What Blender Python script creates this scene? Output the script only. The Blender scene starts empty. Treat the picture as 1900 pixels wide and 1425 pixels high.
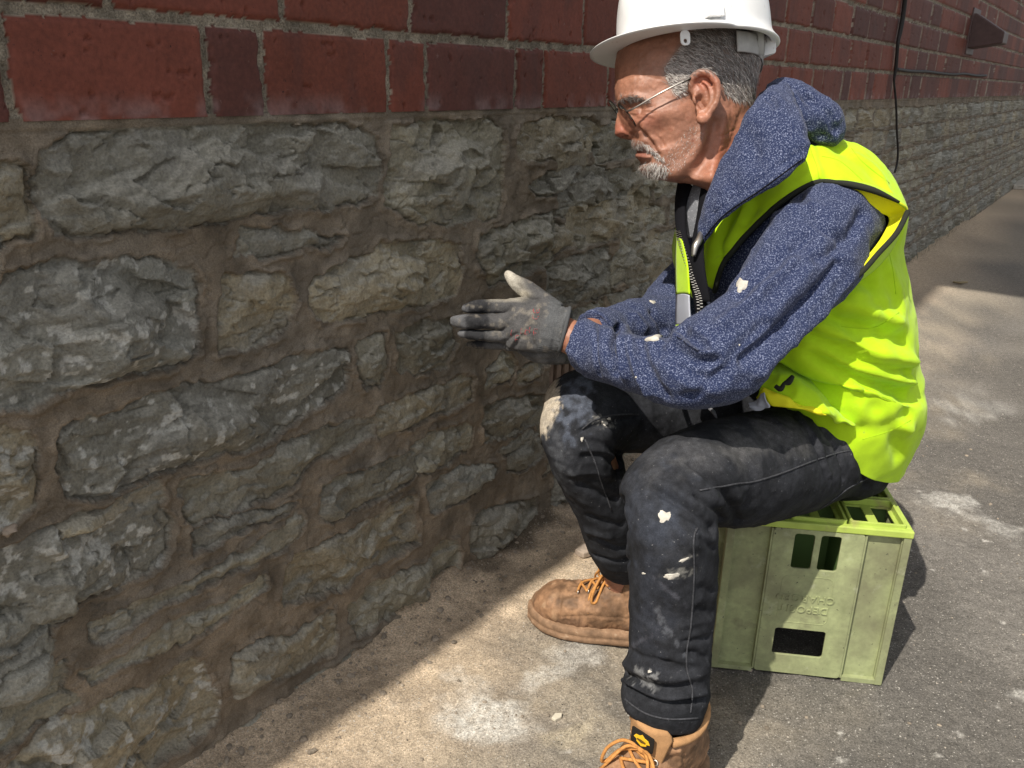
import bpy, bmesh, math, random
import numpy as np
from mathutils import Vector, Matrix
from mathutils.bvhtree import BVHTree
random.seed(7); RNG = np.random.default_rng(7)
scene = bpy.context.scene
COL = scene.collection

# ------------------------------------------------------------------ camera
FPX, PITCH, ROLL, CAMH = 1560.0, math.radians(20.1), math.radians(1.42), 0.97
fw = np.array([0, math.cos(PITCH), -math.sin(PITCH)])
_r0 = np.array([1.0, 0, 0]); _u0 = np.array([0, math.sin(PITCH), math.cos(PITCH)])
RX = math.cos(ROLL)*_r0 + math.sin(ROLL)*_u0
UX = -math.sin(ROLL)*_r0 + math.cos(ROLL)*_u0
CAM = np.array([0, 0, CAMH])
cd = bpy.data.cameras.new('camera'); cam = bpy.data.objects.new('camera', cd); COL.objects.link(cam)
cd.sensor_fit = 'HORIZONTAL'; cd.sensor_width = 36.0; cd.lens = 36.0*FPX/1900.0
cd.clip_start = 0.02; cd.clip_end = 500
M = Matrix(((RX[0], UX[0], -fw[0], CAM[0]), (RX[1], UX[1], -fw[1], CAM[1]), (RX[2], UX[2], -fw[2], CAM[2]), (0, 0, 0, 1)))
cam.matrix_world = M
scene.camera = cam

# ------------------------------------------------------------------ sky and sun
WYAW = math.radians(35.1)                       # the wall runs off to the right of the view
WN = np.array([math.cos(WYAW), -math.sin(WYAW), 0.0])   # out of the wall
WD = np.array([math.sin(WYAW), math.cos(WYAW), 0.0])    # along the wall
DW = 0.933
SUN_EL = math.radians(54)
LH = 0.055*WN + 0.9985*WD                        # the way the light travels over the ground
world = bpy.data.worlds.new('World'); scene.world = world; world.use_nodes = True
nt = world.node_tree
bgn = nt.nodes['Background']; sky = nt.nodes.new('ShaderNodeTexSky')
sky.sky_type = 'NISHITA'; sky.sun_disc = False; sky.sun_elevation = SUN_EL
sky.sun_rotation = math.atan2(-LH[0], -LH[1])
sky.air_density = 1.0; sky.dust_density = 2.0
hs = nt.nodes.new('ShaderNodeHueSaturation'); hs.inputs['Saturation'].default_value = 0.25   # bright hazy sky
nt.links.new(sky.outputs[0], hs.inputs['Color']); nt.links.new(hs.outputs[0], bgn.inputs[0]); bgn.inputs[1].default_value = 0.15
sl = bpy.data.lights.new('sun', 'SUN'); sl.energy = 5.0; sl.angle = math.radians(0.53); sl.color = (1.0, 0.94, 0.84)
so = bpy.data.objects.new('sun', sl); COL.objects.link(so)
LD = Vector((LH[0]*math.cos(SUN_EL), LH[1]*math.cos(SUN_EL), -math.sin(SUN_EL)))
so.rotation_euler = LD.to_track_quat('-Z', 'Y').to_euler(); so.location = (-3, -4, 8)
scene.view_settings.view_transform = 'Standard'; scene.view_settings.look = 'None'
scene.view_settings.exposure = 0.15; scene.view_settings.gamma = 1.0

# ------------------------------------------------------------------ helpers
def ray(px, py):
    return fw + (px-950.0)/FPX*RX - (py-712.5)/FPX*UX
def P(px, py, z):
    return CAM + z*ray(px, py)
def PG(px, py, h=0.0):
    k = ray(px, py); return CAM + k*((h-CAMH)/k[2])
def PW(px, py, off=0.0):
    k = ray(px, py); t = -(DW-off)/(WN@k); q = CAM+t*k
    return np.array([WD@q, q[2]])
def proj(V):
    q = V-CAM; z = q@fw
    return 950+FPX*(q@RX)/z, 712.5-FPX*(q@UX)/z, z
def wall_pt(s, n, h):
    return WD*s + WN*(n-DW) + np.array([0, 0, h])

def _hash(ix, iy, iz, seed):
    h = (ix.astype(np.int64)*374761393 + iy.astype(np.int64)*668265263 + iz.astype(np.int64)*2147483647 + seed*974634777) & 0xffffffff
    h = ((h ^ (h >> 13))*1274126177) & 0xffffffff
    h = ((h ^ (h >> 16))*2246822519) & 0xffffffff
    return ((h ^ (h >> 15)) & 0xffffff)/float(0xffffff)
def vnoise(p, seed=0):                          # value noise, -1..1
    p = np.asarray(p, float); f = np.floor(p); t = p-f; t = t*t*t*(t*(t*6-15)+10)
    i = f.astype(np.int64); x, y, z = i[:, 0], i[:, 1], i[:, 2]
    def H(a, b, c): return _hash(x+a, y+b, z+c, seed)
    tx, ty, tz = t[:, 0], t[:, 1], t[:, 2]
    def L(a, b, w): return a+(b-a)*w
    r = L(L(L(H(0,0,0), H(1,0,0), tx), L(H(0,1,0), H(1,1,0), tx), ty), L(L(H(0,0,1), H(1,0,1), tx), L(H(0,1,1), H(1,1,1), tx), ty), tz)
    return r*2-1
def fbm(p, scale, octv=4, seed=0, gain=0.5):
    p = np.asarray(p, float)/scale; a = 1.0; s = np.zeros(len(p)); tot = 0
    for k in range(octv):
        s += a*vnoise(p*(2.03**k)+17.3*k, seed+k); tot += a; a *= gain
    return s/tot*1.5
def ridge(p, scale, octv=4, seed=0):
    p = np.asarray(p, float)/scale; a = 1.0; s = np.zeros(len(p)); tot = 0
    for k in range(octv):
        s += a*(1-np.abs(vnoise(p*(2.03**k)+9.1*k, seed+k))*2); tot += a; a *= 0.5
    return s/tot
def sstep(a, b, x):
    t = np.clip((x-a)/(b-a), 0, 1); return t*t*(3-2*t)

def link(o, parent=None):
    COL.objects.link(o)
    if parent is not None: o.parent = parent; o.matrix_parent_inverse = parent.matrix_world.inverted()
    return o
def thing(name, label, cat, loc=(0, 0, 0), group=None):
    o = bpy.data.objects.new(name, None); o.location = loc; o.empty_display_size = 0.05
    COL.objects.link(o); o.matrix_world = Matrix.Translation(loc)
    o['label'] = label; o['category'] = cat
    if group: o['group'] = group
    return o
def tag(o, label, cat, group=None, kind=None):
    o['label'] = label; o['category'] = cat
    if group: o['group'] = group
    if kind: o['kind'] = kind
    return o
def mesh_np(name, V, F, mat, parent=None, smooth=True, col=None):
    me = bpy.data.meshes.new(name); V = np.asarray(V, float)
    F = np.asarray(F) if not isinstance(F, list) else F
    if isinstance(F, np.ndarray) and F.ndim == 2:
        k = F.shape[1]
        me.vertices.add(len(V)); me.vertices.foreach_set('co', V.ravel())
        me.loops.add(F.size); me.loops.foreach_set('vertex_index', F.astype(np.int32).ravel())
        me.polygons.add(len(F)); me.polygons.foreach_set('loop_start', np.arange(0, F.size, k, dtype=np.int32))
        me.update(calc_edges=True); me.validate()
    else:
        me.from_pydata([tuple(v) for v in V], [], [tuple(int(i) for i in f) for f in F]); me.update()
    if smooth: me.polygons.foreach_set('use_smooth', np.ones(len(me.polygons), bool))
    if col is not None:
        a = me.attributes.new('col', 'FLOAT_COLOR', 'POINT'); c = np.ones((len(V), 4)); c[:, :3] = col
        a.data.foreach_set('color', c.ravel())
    o = bpy.data.objects.new(name, me)
    for m_ in (mat if isinstance(mat, (list, tuple)) else [mat]): me.materials.append(m_)
    return link(o, parent)
class MB:                                       # collects shapes, links them as one mesh
    def __init__(s): s.V = []; s.F = []
    def add(s, V, F):
        o = len(s.V); s.V += [tuple(v) for v in V]; s.F += [tuple(int(i)+o for i in f) for f in F]
    def box(s, o, ax, ay, az):                  # corner and three edge vectors
        o, ax, ay, az = map(np.asarray, (o, ax, ay, az))
        V = [o, o+ax, o+ax+ay, o+ay, o+az, o+ax+az, o+ax+ay+az, o+ay+az]
        F = [(0,3,2,1), (4,5,6,7), (0,1,5,4), (1,2,6,5), (2,3,7,6), (3,0,4,7)]
        if np.cross(ax, ay)@az < 0: F = [f[::-1] for f in F]
        s.add(V, F)
    def build(s, name, mat, parent=None, smooth=False, bevel=0, seg=2):
        o = mesh_np(name, np.array(s.V), s.F, mat, parent, smooth)
        if bevel:
            b = o.modifiers.new('b', 'BEVEL'); b.width = bevel; b.segments = seg; b.limit_method = 'ANGLE'
        return o
def catmull(A, sub):
    A = np.asarray(A, float); n = len(A); out = []
    for i in range(n-1):
        p0, p1, p2, p3 = A[max(i-1, 0)], A[i], A[i+1], A[min(i+2, n-1)]
        for k in range(sub):
            t = k/sub
            out.append(0.5*((2*p1)+(-p0+p2)*t+(2*p0-5*p1+4*p2-p3)*t*t+(-p0+3*p1-3*p2+p3)*t**3))
    out.append(A[-1]); return np.array(out)
def loft(C, A, B, n=36, cap=True, pw=1.0):      # rings c + a cos + b sin
    C, A, B = map(np.asarray, (C, A, B)); m = len(C)
    th = np.linspace(0, 2*math.pi, n, endpoint=False)
    cs, sn = np.cos(th), np.sin(th)
    if pw != 1.0: cs, sn = np.sign(cs)*np.abs(cs)**pw, np.sign(sn)*np.abs(sn)**pw
    V = (C[:, None]+A[:, None]*cs[None, :, None]+B[:, None]*sn[None, :, None]).reshape(-1, 3)
    F = []
    for i in range(m-1):
        for k in range(n):
            k2 = (k+1) % n; F.append((i*n+k, i*n+k2, (i+1)*n+k2, (i+1)*n+k))
    V = list(V)
    if cap:
        V.append(C[0]); V.append(C[-1]); a, b = len(V)-2, len(V)-1
        for k in range(n):
            k2 = (k+1) % n; F.append((a, k2, k)); F.append((b, (m-1)*n+k, (m-1)*n+k2))
    return np.array(V), F
def tube_px(R, sub=5, n=36, cap=True, pw=1.0, zs=0.0):     # rings from outline pairs: x1 y1 x2 y2 z ratio
    C, A, Q = [], [], []
    for r in R:
        z = r[4]+zs; p, q = P(r[0], r[1], z), P(r[2], r[3], z)
        C.append((p+q)/2); A.append((p-q)/2); Q.append([r[5] if len(r) > 5 else 1.0])
    X = catmull(np.hstack([C, A, Q]), sub); C, A, Q = X[:, :3], X[:, 3:6], X[:, 6]
    T = np.gradient(C, axis=0); T /= np.linalg.norm(T, axis=1)[:, None]+1e-12
    Bv = np.cross(T, A); Bv = Bv/(np.linalg.norm(Bv, axis=1)[:, None]+1e-12)*np.linalg.norm(A, axis=1)[:, None]*Q[:, None]
    return loft(C, A, Bv, n, cap, pw)
def tube(pts, r, n=8, sub=1, cap=True):         # round tube along 3-D points
    pts = np.asarray(pts, float); r = np.broadcast_to(np.asarray(r, float), (len(pts),))
    if sub > 1:
        X = catmull(np.hstack([pts, r[:, None]]), sub); pts, r = X[:, :3], X[:, 3]
    T = np.gradient(pts, axis=0); T /= np.linalg.norm(T, axis=1)[:, None]+1e-12
    u = np.cross(T[0], [0.3, 0.2, 1.0]); u /= np.linalg.norm(u); A = []; B = []
    for i in range(len(pts)):
        u = u-T[i]*(u@T[i]); u /= np.linalg.norm(u)+1e-12; A.append(u*r[i]); B.append(np.cross(T[i], u)*r[i])
    return loft(pts, A, B, n, cap)
def ellipsoid(c, ax, ay, az, n=24, m=16):
    c = np.asarray(c); V = []; F = []
    for i in range(m+1):
        ph = math.pi*i/m
        for k in range(n):
            t = 2*math.pi*k/n
            V.append(c+np.asarray(ax)*math.sin(ph)*math.cos(t)+np.asarray(ay)*math.sin(ph)*math.sin(t)+np.asarray(az)*math.cos(ph))
    for i in range(m):
        for k in range(n):
            k2 = (k+1) % n; F.append((i*n+k, (i+1)*n+k, (i+1)*n+k2, i*n+k2))
    return np.array(V), F
def remesh(parts, voxel):                       # unite closed shapes into one skin
    mb = MB()
    for V, F in parts: mb.add(V, F)
    me = bpy.data.meshes.new('tmp'); me.from_pydata(mb.V, [], mb.F); me.update()
    bm = bmesh.new(); bm.from_mesh(me); bmesh.ops.recalc_face_normals(bm, faces=bm.faces); bm.to_mesh(me); bm.free()
    o = bpy.data.objects.new('tmp', me); COL.objects.link(o)
    md = o.modifiers.new('r', 'REMESH'); md.mode = 'VOXEL'; md.voxel_size = voxel
    dg = bpy.context.evaluated_depsgraph_get(); dg.update()
    m2 = bpy.data.meshes.new_from_object(o.evaluated_get(dg))
    V = np.empty(len(m2.vertices)*3); m2.vertices.foreach_get('co', V); V = V.reshape(-1, 3)
    F = np.empty(len(m2.polygons)*4, np.int32)
    m2.loops.foreach_get('vertex_index', F); F = F.reshape(-1, 4)
    bpy.data.objects.remove(o); bpy.data.meshes.remove(me); bpy.data.meshes.remove(m2)
    return V, F
def smooth(V, F, it=4, lam=0.5):
    F = np.asarray(F); k = F.shape[1]
    E = np.concatenate([F[:, [i, (i+1) % k]] for i in range(k)]); n = len(V)
    deg = np.bincount(E[:, 0], minlength=n)+np.bincount(E[:, 1], minlength=n); deg = np.maximum(deg, 1)
    V = V.copy()
    for _ in range(it):
        S = np.stack([np.bincount(E[:, 0], V[E[:, 1], c], n)+np.bincount(E[:, 1], V[E[:, 0], c], n) for c in range(3)], 1)
        V += lam*(S/deg[:, None]-V)
    return V
def normals(V, F):
    F = np.asarray(F); a = V[F[:, 2]]-V[F[:, 0]]; b = V[F[:, 3 if F.shape[1] > 3 else 1]]-V[F[:, 1 if F.shape[1] > 3 else 0]]
    fn = np.cross(a, b) if F.shape[1] > 3 else -np.cross(a, b); N = np.zeros_like(V)
    for i in range(F.shape[1]):
        for c in range(3): N[:, c] += np.bincount(F[:, i], fn[:, c], len(V))
    return N/(np.linalg.norm(N, axis=1)[:, None]+1e-12)
def bvh_of(V, F): return BVHTree.FromPolygons([tuple(v) for v in V], [tuple(int(i) for i in f) for f in F])
def snap(bvh, px, py, off=0.0):                 # the point of a surface seen at a place in the photo
    k = ray(px, py); h = bvh.ray_cast(Vector(CAM), Vector(k).normalized())
    if h[0] is None: return None
    return np.array(h[0])+np.array(h[1])*off
def snapline(bvh, pts, off=0.0, sub=6):
    L = catmull(np.array(pts, float), sub); out = [snap(bvh, a[0], a[1], off) for a in L]
    return np.array([o for o in out if o is not None])
def dist_poly(V, L):                            # distance of points to a polyline
    d = np.full(len(V), 1e9)
    for a, b in zip(L[:-1], L[1:]):
        ab = b-a; t = np.clip(((V-a)@ab)/(ab@ab+1e-12), 0, 1)
        d = np.minimum(d, np.linalg.norm(V-a-t[:, None]*ab, axis=1))
    return d
def folds(V, N, bvh, lines, taper=True):        # cloth ridges (+) and creases (-) along traced lines
    disp = np.zeros(len(V))
    for pts, amp, w in lines:
        L = snapline(bvh, pts)
        if len(L) < 2: continue
        lo, hi = L.min(0)-3*w, L.max(0)+3*w
        idx = np.where(((V > lo) & (V < hi)).all(1))[0]
        if len(idx) == 0: continue
        d = dist_poly(V[idx], L); disp[idx] += amp*np.exp(-(d/w)**2)
    return V+N*disp[:, None]

# ------------------------------------------------------------------ materials
def mat(name, base=(0.5, 0.5, 0.5), attr=False, rough=0.8, spec=0.3, var=(), bump=(), speck=(), coord='Object', stretch=None, sss=0, sheen=0, metal=0, coat=0, rvar=0):
    m = bpy.data.materials.new(name); m.use_nodes = True; t = m.node_tree; N = t.nodes; L = t.links
    b = N['Principled BSDF']; b.inputs['Roughness'].default_value = rough; b.inputs['Specular IOR Level'].default_value = spec
    b.inputs['Metallic'].default_value = metal; b.inputs['Coat Weight'].default_value = coat
    if sheen: b.inputs['Sheen Weight'].default_value = sheen
    if sss:
        b.inputs['Subsurface Weight'].default_value = sss; b.inputs['Subsurface Radius'].default_value = (0.006, 0.002, 0.001); b.inputs['Subsurface Scale'].default_value = 1.0
    tc = N.new('ShaderNodeTexCoord'); vec = tc.outputs[coord]
    if stretch:
        mp = N.new('ShaderNodeMapping'); mp.inputs['Scale'].default_value = stretch; L.new(vec, mp.inputs[0]); vec = mp.outputs[0]
    if attr:
        a = N.new('ShaderNodeAttribute'); a.attribute_name = 'col'; c = a.outputs['Color']
    else:
        a = N.new('ShaderNodeRGB'); a.outputs[0].default_value = (*base, 1); c = a.outputs[0]
    def noise(sc, det=4, r=0.6):
        n = N.new('ShaderNodeTexNoise'); n.inputs['Scale'].default_value = sc; n.inputs['Detail'].default_value = det; n.inputs['Roughness'].default_value = r
        L.new(vec, n.inputs['Vector']); return n.outputs['Fac']
    for v in var:                               # (scale, dark factor, bright factor)
        r = N.new('ShaderNodeMapRange'); r.inputs[1].default_value = 0.3; r.inputs[2].default_value = 0.7
        r.inputs[3].default_value = v[1]; r.inputs[4].default_value = v[2]; L.new(noise(v[0]), r.inputs[0])
        x = N.new('ShaderNodeVectorMath'); x.operation = 'SCALE'; L.new(c, x.inputs[0]); L.new(r.outputs[0], x.inputs['Scale']); c = x.outputs[0]
    for v in speck:                             # (scale, from, to, colour, detail)
        r = N.new('ShaderNodeMapRange'); r.inputs[1].default_value = v[1]; r.inputs[2].default_value = v[2]; L.new(noise(v[0], v[4] if len(v) > 4 else 2), r.inputs[0])
        x = N.new('ShaderNodeMix'); x.data_type = 'RGBA'; L.new(r.outputs[0], x.inputs[0]); L.new(c, x.inputs[6]); x.inputs[7].default_value = (*v[3], 1); c = x.outputs[2]
    L.new(c, b.inputs['Base Color'])
    if rvar:
        r = N.new('ShaderNodeMapRange'); r.inputs[1].default_value = 0.3; r.inputs[2].default_value = 0.7; r.inputs[3].default_value = rough-rvar; r.inputs[4].default_value = rough+rvar
        L.new(noise(rvar and 30), r.inputs[0]); L.new(r.outputs[0], b.inputs['Roughness'])
    nrm = None
    for v in bump:                              # (scale, strength, distance)
        u = N.new('ShaderNodeBump'); u.inputs['Strength'].default_value = v[1]; u.inputs['Distance'].default_value = v[2]
        L.new(noise(v[0], 5), u.inputs['Height'])
        if nrm: L.new(nrm, u.inputs['Normal'])
        nrm = u.outputs[0]
    if nrm: L.new(nrm, b.inputs['Normal'])
    return m
# ------------------------------------------------------------------ the wall: rough stone plinth, brick above
wall = thing('building_wall', 'long building wall with dark red brick above a rough grey stone plinth in fresh brown mortar', 'wall', tuple(wall_pt(0.8, 0, 0)))
M_stone = mat('stone', attr=True, rough=0.75, spec=0.35, var=((45, 0.88, 1.12), (260, 0.74, 1.28)), bump=((70, 0.45, 0.008), (260, 0.8, 0.004), (900, 0.5, 0.001)),
              speck=((330, 0.66, 0.78, (0.30, 0.29, 0.26)),))
M_mort = mat('mortar', attr=True, rough=0.95, spec=0.1, var=((25, 0.8, 1.18), (500, 0.72, 1.28)), bump=((120, 0.3, 0.004), (650, 0.8, 0.002)))
M_brick = mat('brick', attr=True, rough=0.7, spec=0.3, var=((18, 0.88, 1.12), (160, 0.80, 1.2)), bump=((50, 0.12, 0.003), (420, 0.3, 0.001)),
              speck=((150, 0.70, 0.78, (0.035, 0.014, 0.011)), (70, 0.68, 0.85, (0.30, 0.22, 0.20), 6)))
M_bmort = mat('old_mortar', attr=True, rough=0.95, spec=0.1, var=((60, 0.7, 1.25), (420, 0.55, 1.5)), bump=((300, 0.9, 0.004), (900, 0.6, 0.002)))

s_cols = list(np.concatenate([np.arange(-1.20, -0.4, 0.03), np.arange(-0.4, 0.20, 0.01)])); s = 0.20
while s < 18: s_cols.append(s); s += min(0.06, 0.0022*max(1.0, (s/1.55)**2))
s_cols = np.array(s_cols)
HB = 0.914                                       # brick starts here
h_rows = np.concatenate([np.arange(-0.04, HB+0.0001, 0.0022), [HB+0.004]])
SS, HH = np.meshgrid(s_cols, h_rows); nS, nH = len(s_cols), len(h_rows)
ss, hh = SS.ravel(), HH.ravel(); pw = np.stack([ss, hh, np.zeros_like(ss)], 1)

STONES = [  # outlines as seen in the photograph, laid on the wall plane below
 [(0,315),(50,312),(65,395),(55,443),(-60,450),(-60,320)],
 [(82,280),(140,245),(240,235),(350,240),(400,228),(550,233),(675,238),(700,260),(712,320),(705,362),(625,382),(525,388),(390,414),(280,428),(165,436),(100,432),(76,365),(74,310)],
 [(728,235),(770,231),(915,224),(940,245),(937,320),(940,350),(925,402),(820,418),(750,402),(722,382),(725,325)],
 [(968,235),(1030,222),(1110,225),(1135,245),(1125,270),(1080,287),(1010,297),(970,291),(960,262)],
 [(1010,330),(1060,310),(1130,312),(1120,345),(1060,359),(1000,363),(990,347)],
 [(1145,325),(1200,318),(1250,335),(1245,347),(1180,352),(1140,341)],
 [(1060,375),(1150,355),(1205,350),(1215,390),(1205,426),(1120,452),(1060,460),(1052,430)],
 [(890,440),(960,415),(1035,393),(1040,430),(1030,482),(960,522),(915,528),(895,500),(885,460)],
 [(450,430),(520,425),(560,432),(640,445),(600,456),(520,466),(480,480),(445,476)],
 [(-60,560),(0,540),(30,505),(125,487),(210,492),(300,478),(350,500),(365,525),(369,600),(366,648),(350,674),(260,692),(150,717),(60,752),(-10,762),(-60,775)],
 [(420,518),(480,512),(535,520),(546,560),(536,612),(480,637),(410,657),(404,620),(415,560)],
 [(590,520),(620,495),(700,470),(710,455),(760,452),(800,447),(856,455),(861,490),(852,546),(780,567),(700,582),(620,602),(590,592),(578,560)],
 [(668,640),(715,620),(719,660),(711,716),(680,722),(668,690)],
 [(742,620),(790,590),(840,600),(850,640),(830,682),(770,692),(740,680)],
 [(120,800),(230,770),(300,730),(420,715),(500,680),(620,650),(652,660),(652,720),(560,772),(520,817),(400,842),(300,882),(180,924),(135,924),(118,860)],
 [(905,690),(940,655),(945,650),(960,680),(950,707),(905,717)],
 [(962,692),(990,672),(1012,670),(1000,702),(965,708)],
 [(345,892),(390,882),(450,877),(495,857),(530,832),(600,792),(640,787),(700,777),(695,812),(590,853),(540,908),(465,938),(370,974),(350,962),(342,922)],
 [(702,757),(750,742),(850,705),(880,700),(876,742),(780,788),(707,813)],
 [(-60,797),(0,800),(45,805),(70,837),(78,887),(75,937),(0,984),(-60,992)],
 [(15,1022),(90,987),(140,972),(230,942),(270,927),(300,937),(321,972),(316,1022),(295,1053),(220,1088),(140,1128),(100,1158),(40,1184),(0,1194),(-60,1202),(-60,1040)],
 [(362,990),(450,957),(550,934),(552,942),(450,987),(365,1022)],
 [(172,1162),(250,1127),(350,1082),(450,1032),(525,982),(555,957),(567,967),(555,997),(500,1033),(430,1064),(350,1104),(270,1144),(200,1185),(180,1188)],
 [(155,1252),(215,1227),(280,1187),(350,1147),(430,1122),(460,1092),(490,1077),(496,1092),(470,1114),(410,1149),(340,1194),(260,1225),(200,1255),(170,1268)],
 [(535,1062),(550,1032),(600,1012),(650,992),(690,967),(700,972),(725,940),(770,925),(776,992),(780,1008),(710,1044),(665,1069),(640,1088),(600,1108),(535,1124),(528,1102)],
 [(605,902),(650,882),(740,852),(770,837),(781,872),(770,893),(700,929),(620,969),(600,962),(600,927)],
 [(765,832),(800,807),(870,787),(880,797),(875,838),(800,874),(775,883)],
 [(795,897),(850,872),(920,862),(925,872),(890,913),(825,944),(800,948)],
 [(900,757),(950,740),(1010,735),(1015,780),(960,806),(905,820)],
 [(945,850),(1000,815),(1020,838),(975,872),(945,880)],
 [(885,957),(950,932),(1000,925),(1003,970),(950,1011),(890,1039),(875,1022),(878,977)],
 [(655,1127),(690,1087),(790,1047),(825,1007),(850,1002),(856,1037),(845,1073),(780,1118),(710,1154),(665,1179),(655,1162)],
 [(435,1222),(480,1192),(530,1187),(575,1162),(600,1142),(625,1137),(629,1172),(615,1213),(565,1234),(520,1258),(480,1274),(440,1299),(432,1262)],
 [(550,1275),(625,1232),(690,1187),(712,1177),(705,1209),(650,1254),(600,1290),(556,1315)],
 [(-60,1215),(0,1212),(75,1197),(100,1222),(106,1262),(95,1299),(30,1334),(0,1344),(-60,1350)],
 [(15,1422),(100,1347),(175,1322),(220,1297),(290,1272),(350,1227),(380,1237),(395,1272),(406,1312),(400,1349),(360,1379),(280,1429),(200,1465),(15,1480)],
 [(405,1380),(500,1312),(515,1322),(515,1354),(450,1405),(405,1440),(385,1440)],
 [(1060,515),(1140,475),(1142,542),(1050,567),(1025,555)],
 [(1160,485),(1230,465),(1252,480),(1245,507),(1175,532),(1155,520)],
 [(1150,440),(1215,430),(1250,450),(1245,462),(1170,472)],
 [(1000,590),(1060,580),(1120,560),(1130,600),(1060,640),(1005,650)],
 [(1150,560),(1240,530),(1250,580),(1160,620)],
 [(930,835),(985,800),(1005,803),(990,820),(940,845)],
]
POLY = [np.array([PW(x, y, 0.008) for x, y in st]) for st in STONES]
# courses that run on where the man hides the wall, and far behind him, and left of the frame
def rows(s0, s1, h0, h1, seed):
    r = np.random.default_rng(seed); out = []; h = h0
    while h < h1-0.03:
        ch = min(r.uniform(0.05, 0.13), h1-h); x = s0+r.uniform(-0.1, 0)
        if h1-h-ch < 0.04: ch = h1-h
        while x < s1:
            w = r.uniform(0.10, 0.34); g = 0.013
            a, b, c, e = x+g, x+w-g, h+g*0.9, h+ch-g*0.9
            if b-a > 0.05 and e-c > 0.02:
                j = lambda k=0.014: r.uniform(-k, k)
                out.append(np.array([(a+j(), c+j(.008)), ((a+b)/2+j(), c+j(.008)), (b+j(), c+j(.008)), (b+j(), (c+e)/2), (b+j(), e+j(.008)), ((a*2+b)/3+j(), e+j(.008)), (a+j(), e+j(.008)), (a+j(), (c+e)/2)]))
            x += w
        h += ch
    return out
POLY += rows(1.50, 18.0, 0.0, 0.885, 5) + rows(-1.20, 0.24, 0.0, 0.885, 6)
POLY = [p for p in POLY]
NP_ = len(STONES)
w1 = fbm(pw, 0.035, 3, 11)*0.0055; w2 = fbm(pw, 0.035, 3, 12)*0.0055
w1 += fbm(pw, 0.009, 3, 13)*0.0032; w2 += fbm(pw, 0.009, 3, 14)*0.0032
sw, hw_ = ss+w1, hh+w2
sdf = np.full(len(ss), -1.0); sid = np.full(len(ss), -1)
s2, h2 = sw.reshape(nH, nS), hw_.reshape(nH, nS)
for k, pg in enumerate(POLY):
    lo, hi = pg.min(0)-0.05, pg.max(0)+0.05
    i0, i1 = np.searchsorted(s_cols, lo[0]), np.searchsorted(s_cols, hi[0]); j0, j1 = np.searchsorted(h_rows, lo[1]), np.searchsorted(h_rows, hi[1])
    if i1-i0 < 2 or j1-j0 < 2: continue
    X, Y = s2[j0:j1, i0:i1].ravel(), h2[j0:j1, i0:i1].ravel()
    dm = np.full(len(X), 9.0); ins = np.zeros(len(X), bool); m = len(pg)
    for q in range(m):
        a, b = pg[q], pg[(q+1) % m]; ab = b-a
        t = np.clip(((X-a[0])*ab[0]+(Y-a[1])*ab[1])/(ab@ab), 0, 1)
        dm = np.minimum(dm, np.hypot(X-a[0]-t*ab[0], Y-a[1]-t*ab[1]))
        if abs(ab[1]) > 1e-9:
            c = ((a[1] > Y) != (b[1] > Y)) & (X < (b[0]-a[0])*(Y-a[1])/(b[1]-a[1])+a[0]); ins ^= c
    sd = np.where(ins, dm, -dm)
    idx = (np.arange(j0, j1)[:, None]*nS+np.arange(i0, i1)[None]).ravel()
    up = sd > sdf[idx]; sdf[idx[up]] = sd[up]; sid[idx[up]] = k
sdf += 0.0035
stone = sdf > 0
# --- relief
hgt = np.zeros(len(ss))
n40 = fbm(pw, 0.05, 3, 21); n6 = fbm(pw, 0.006, 2, 22); n15 = fbm(pw, 0.016, 3, 23); nl = fbm(pw, 0.03, 2, 24)
mort = 0.003*n40+0.0009*n15+0.0007*n6
lip = np.exp(-((sdf+0.004)/0.0045)**2)*np.clip(nl+0.45, 0, 1)*0.0075+0.002
mort = mort+lip
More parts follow.
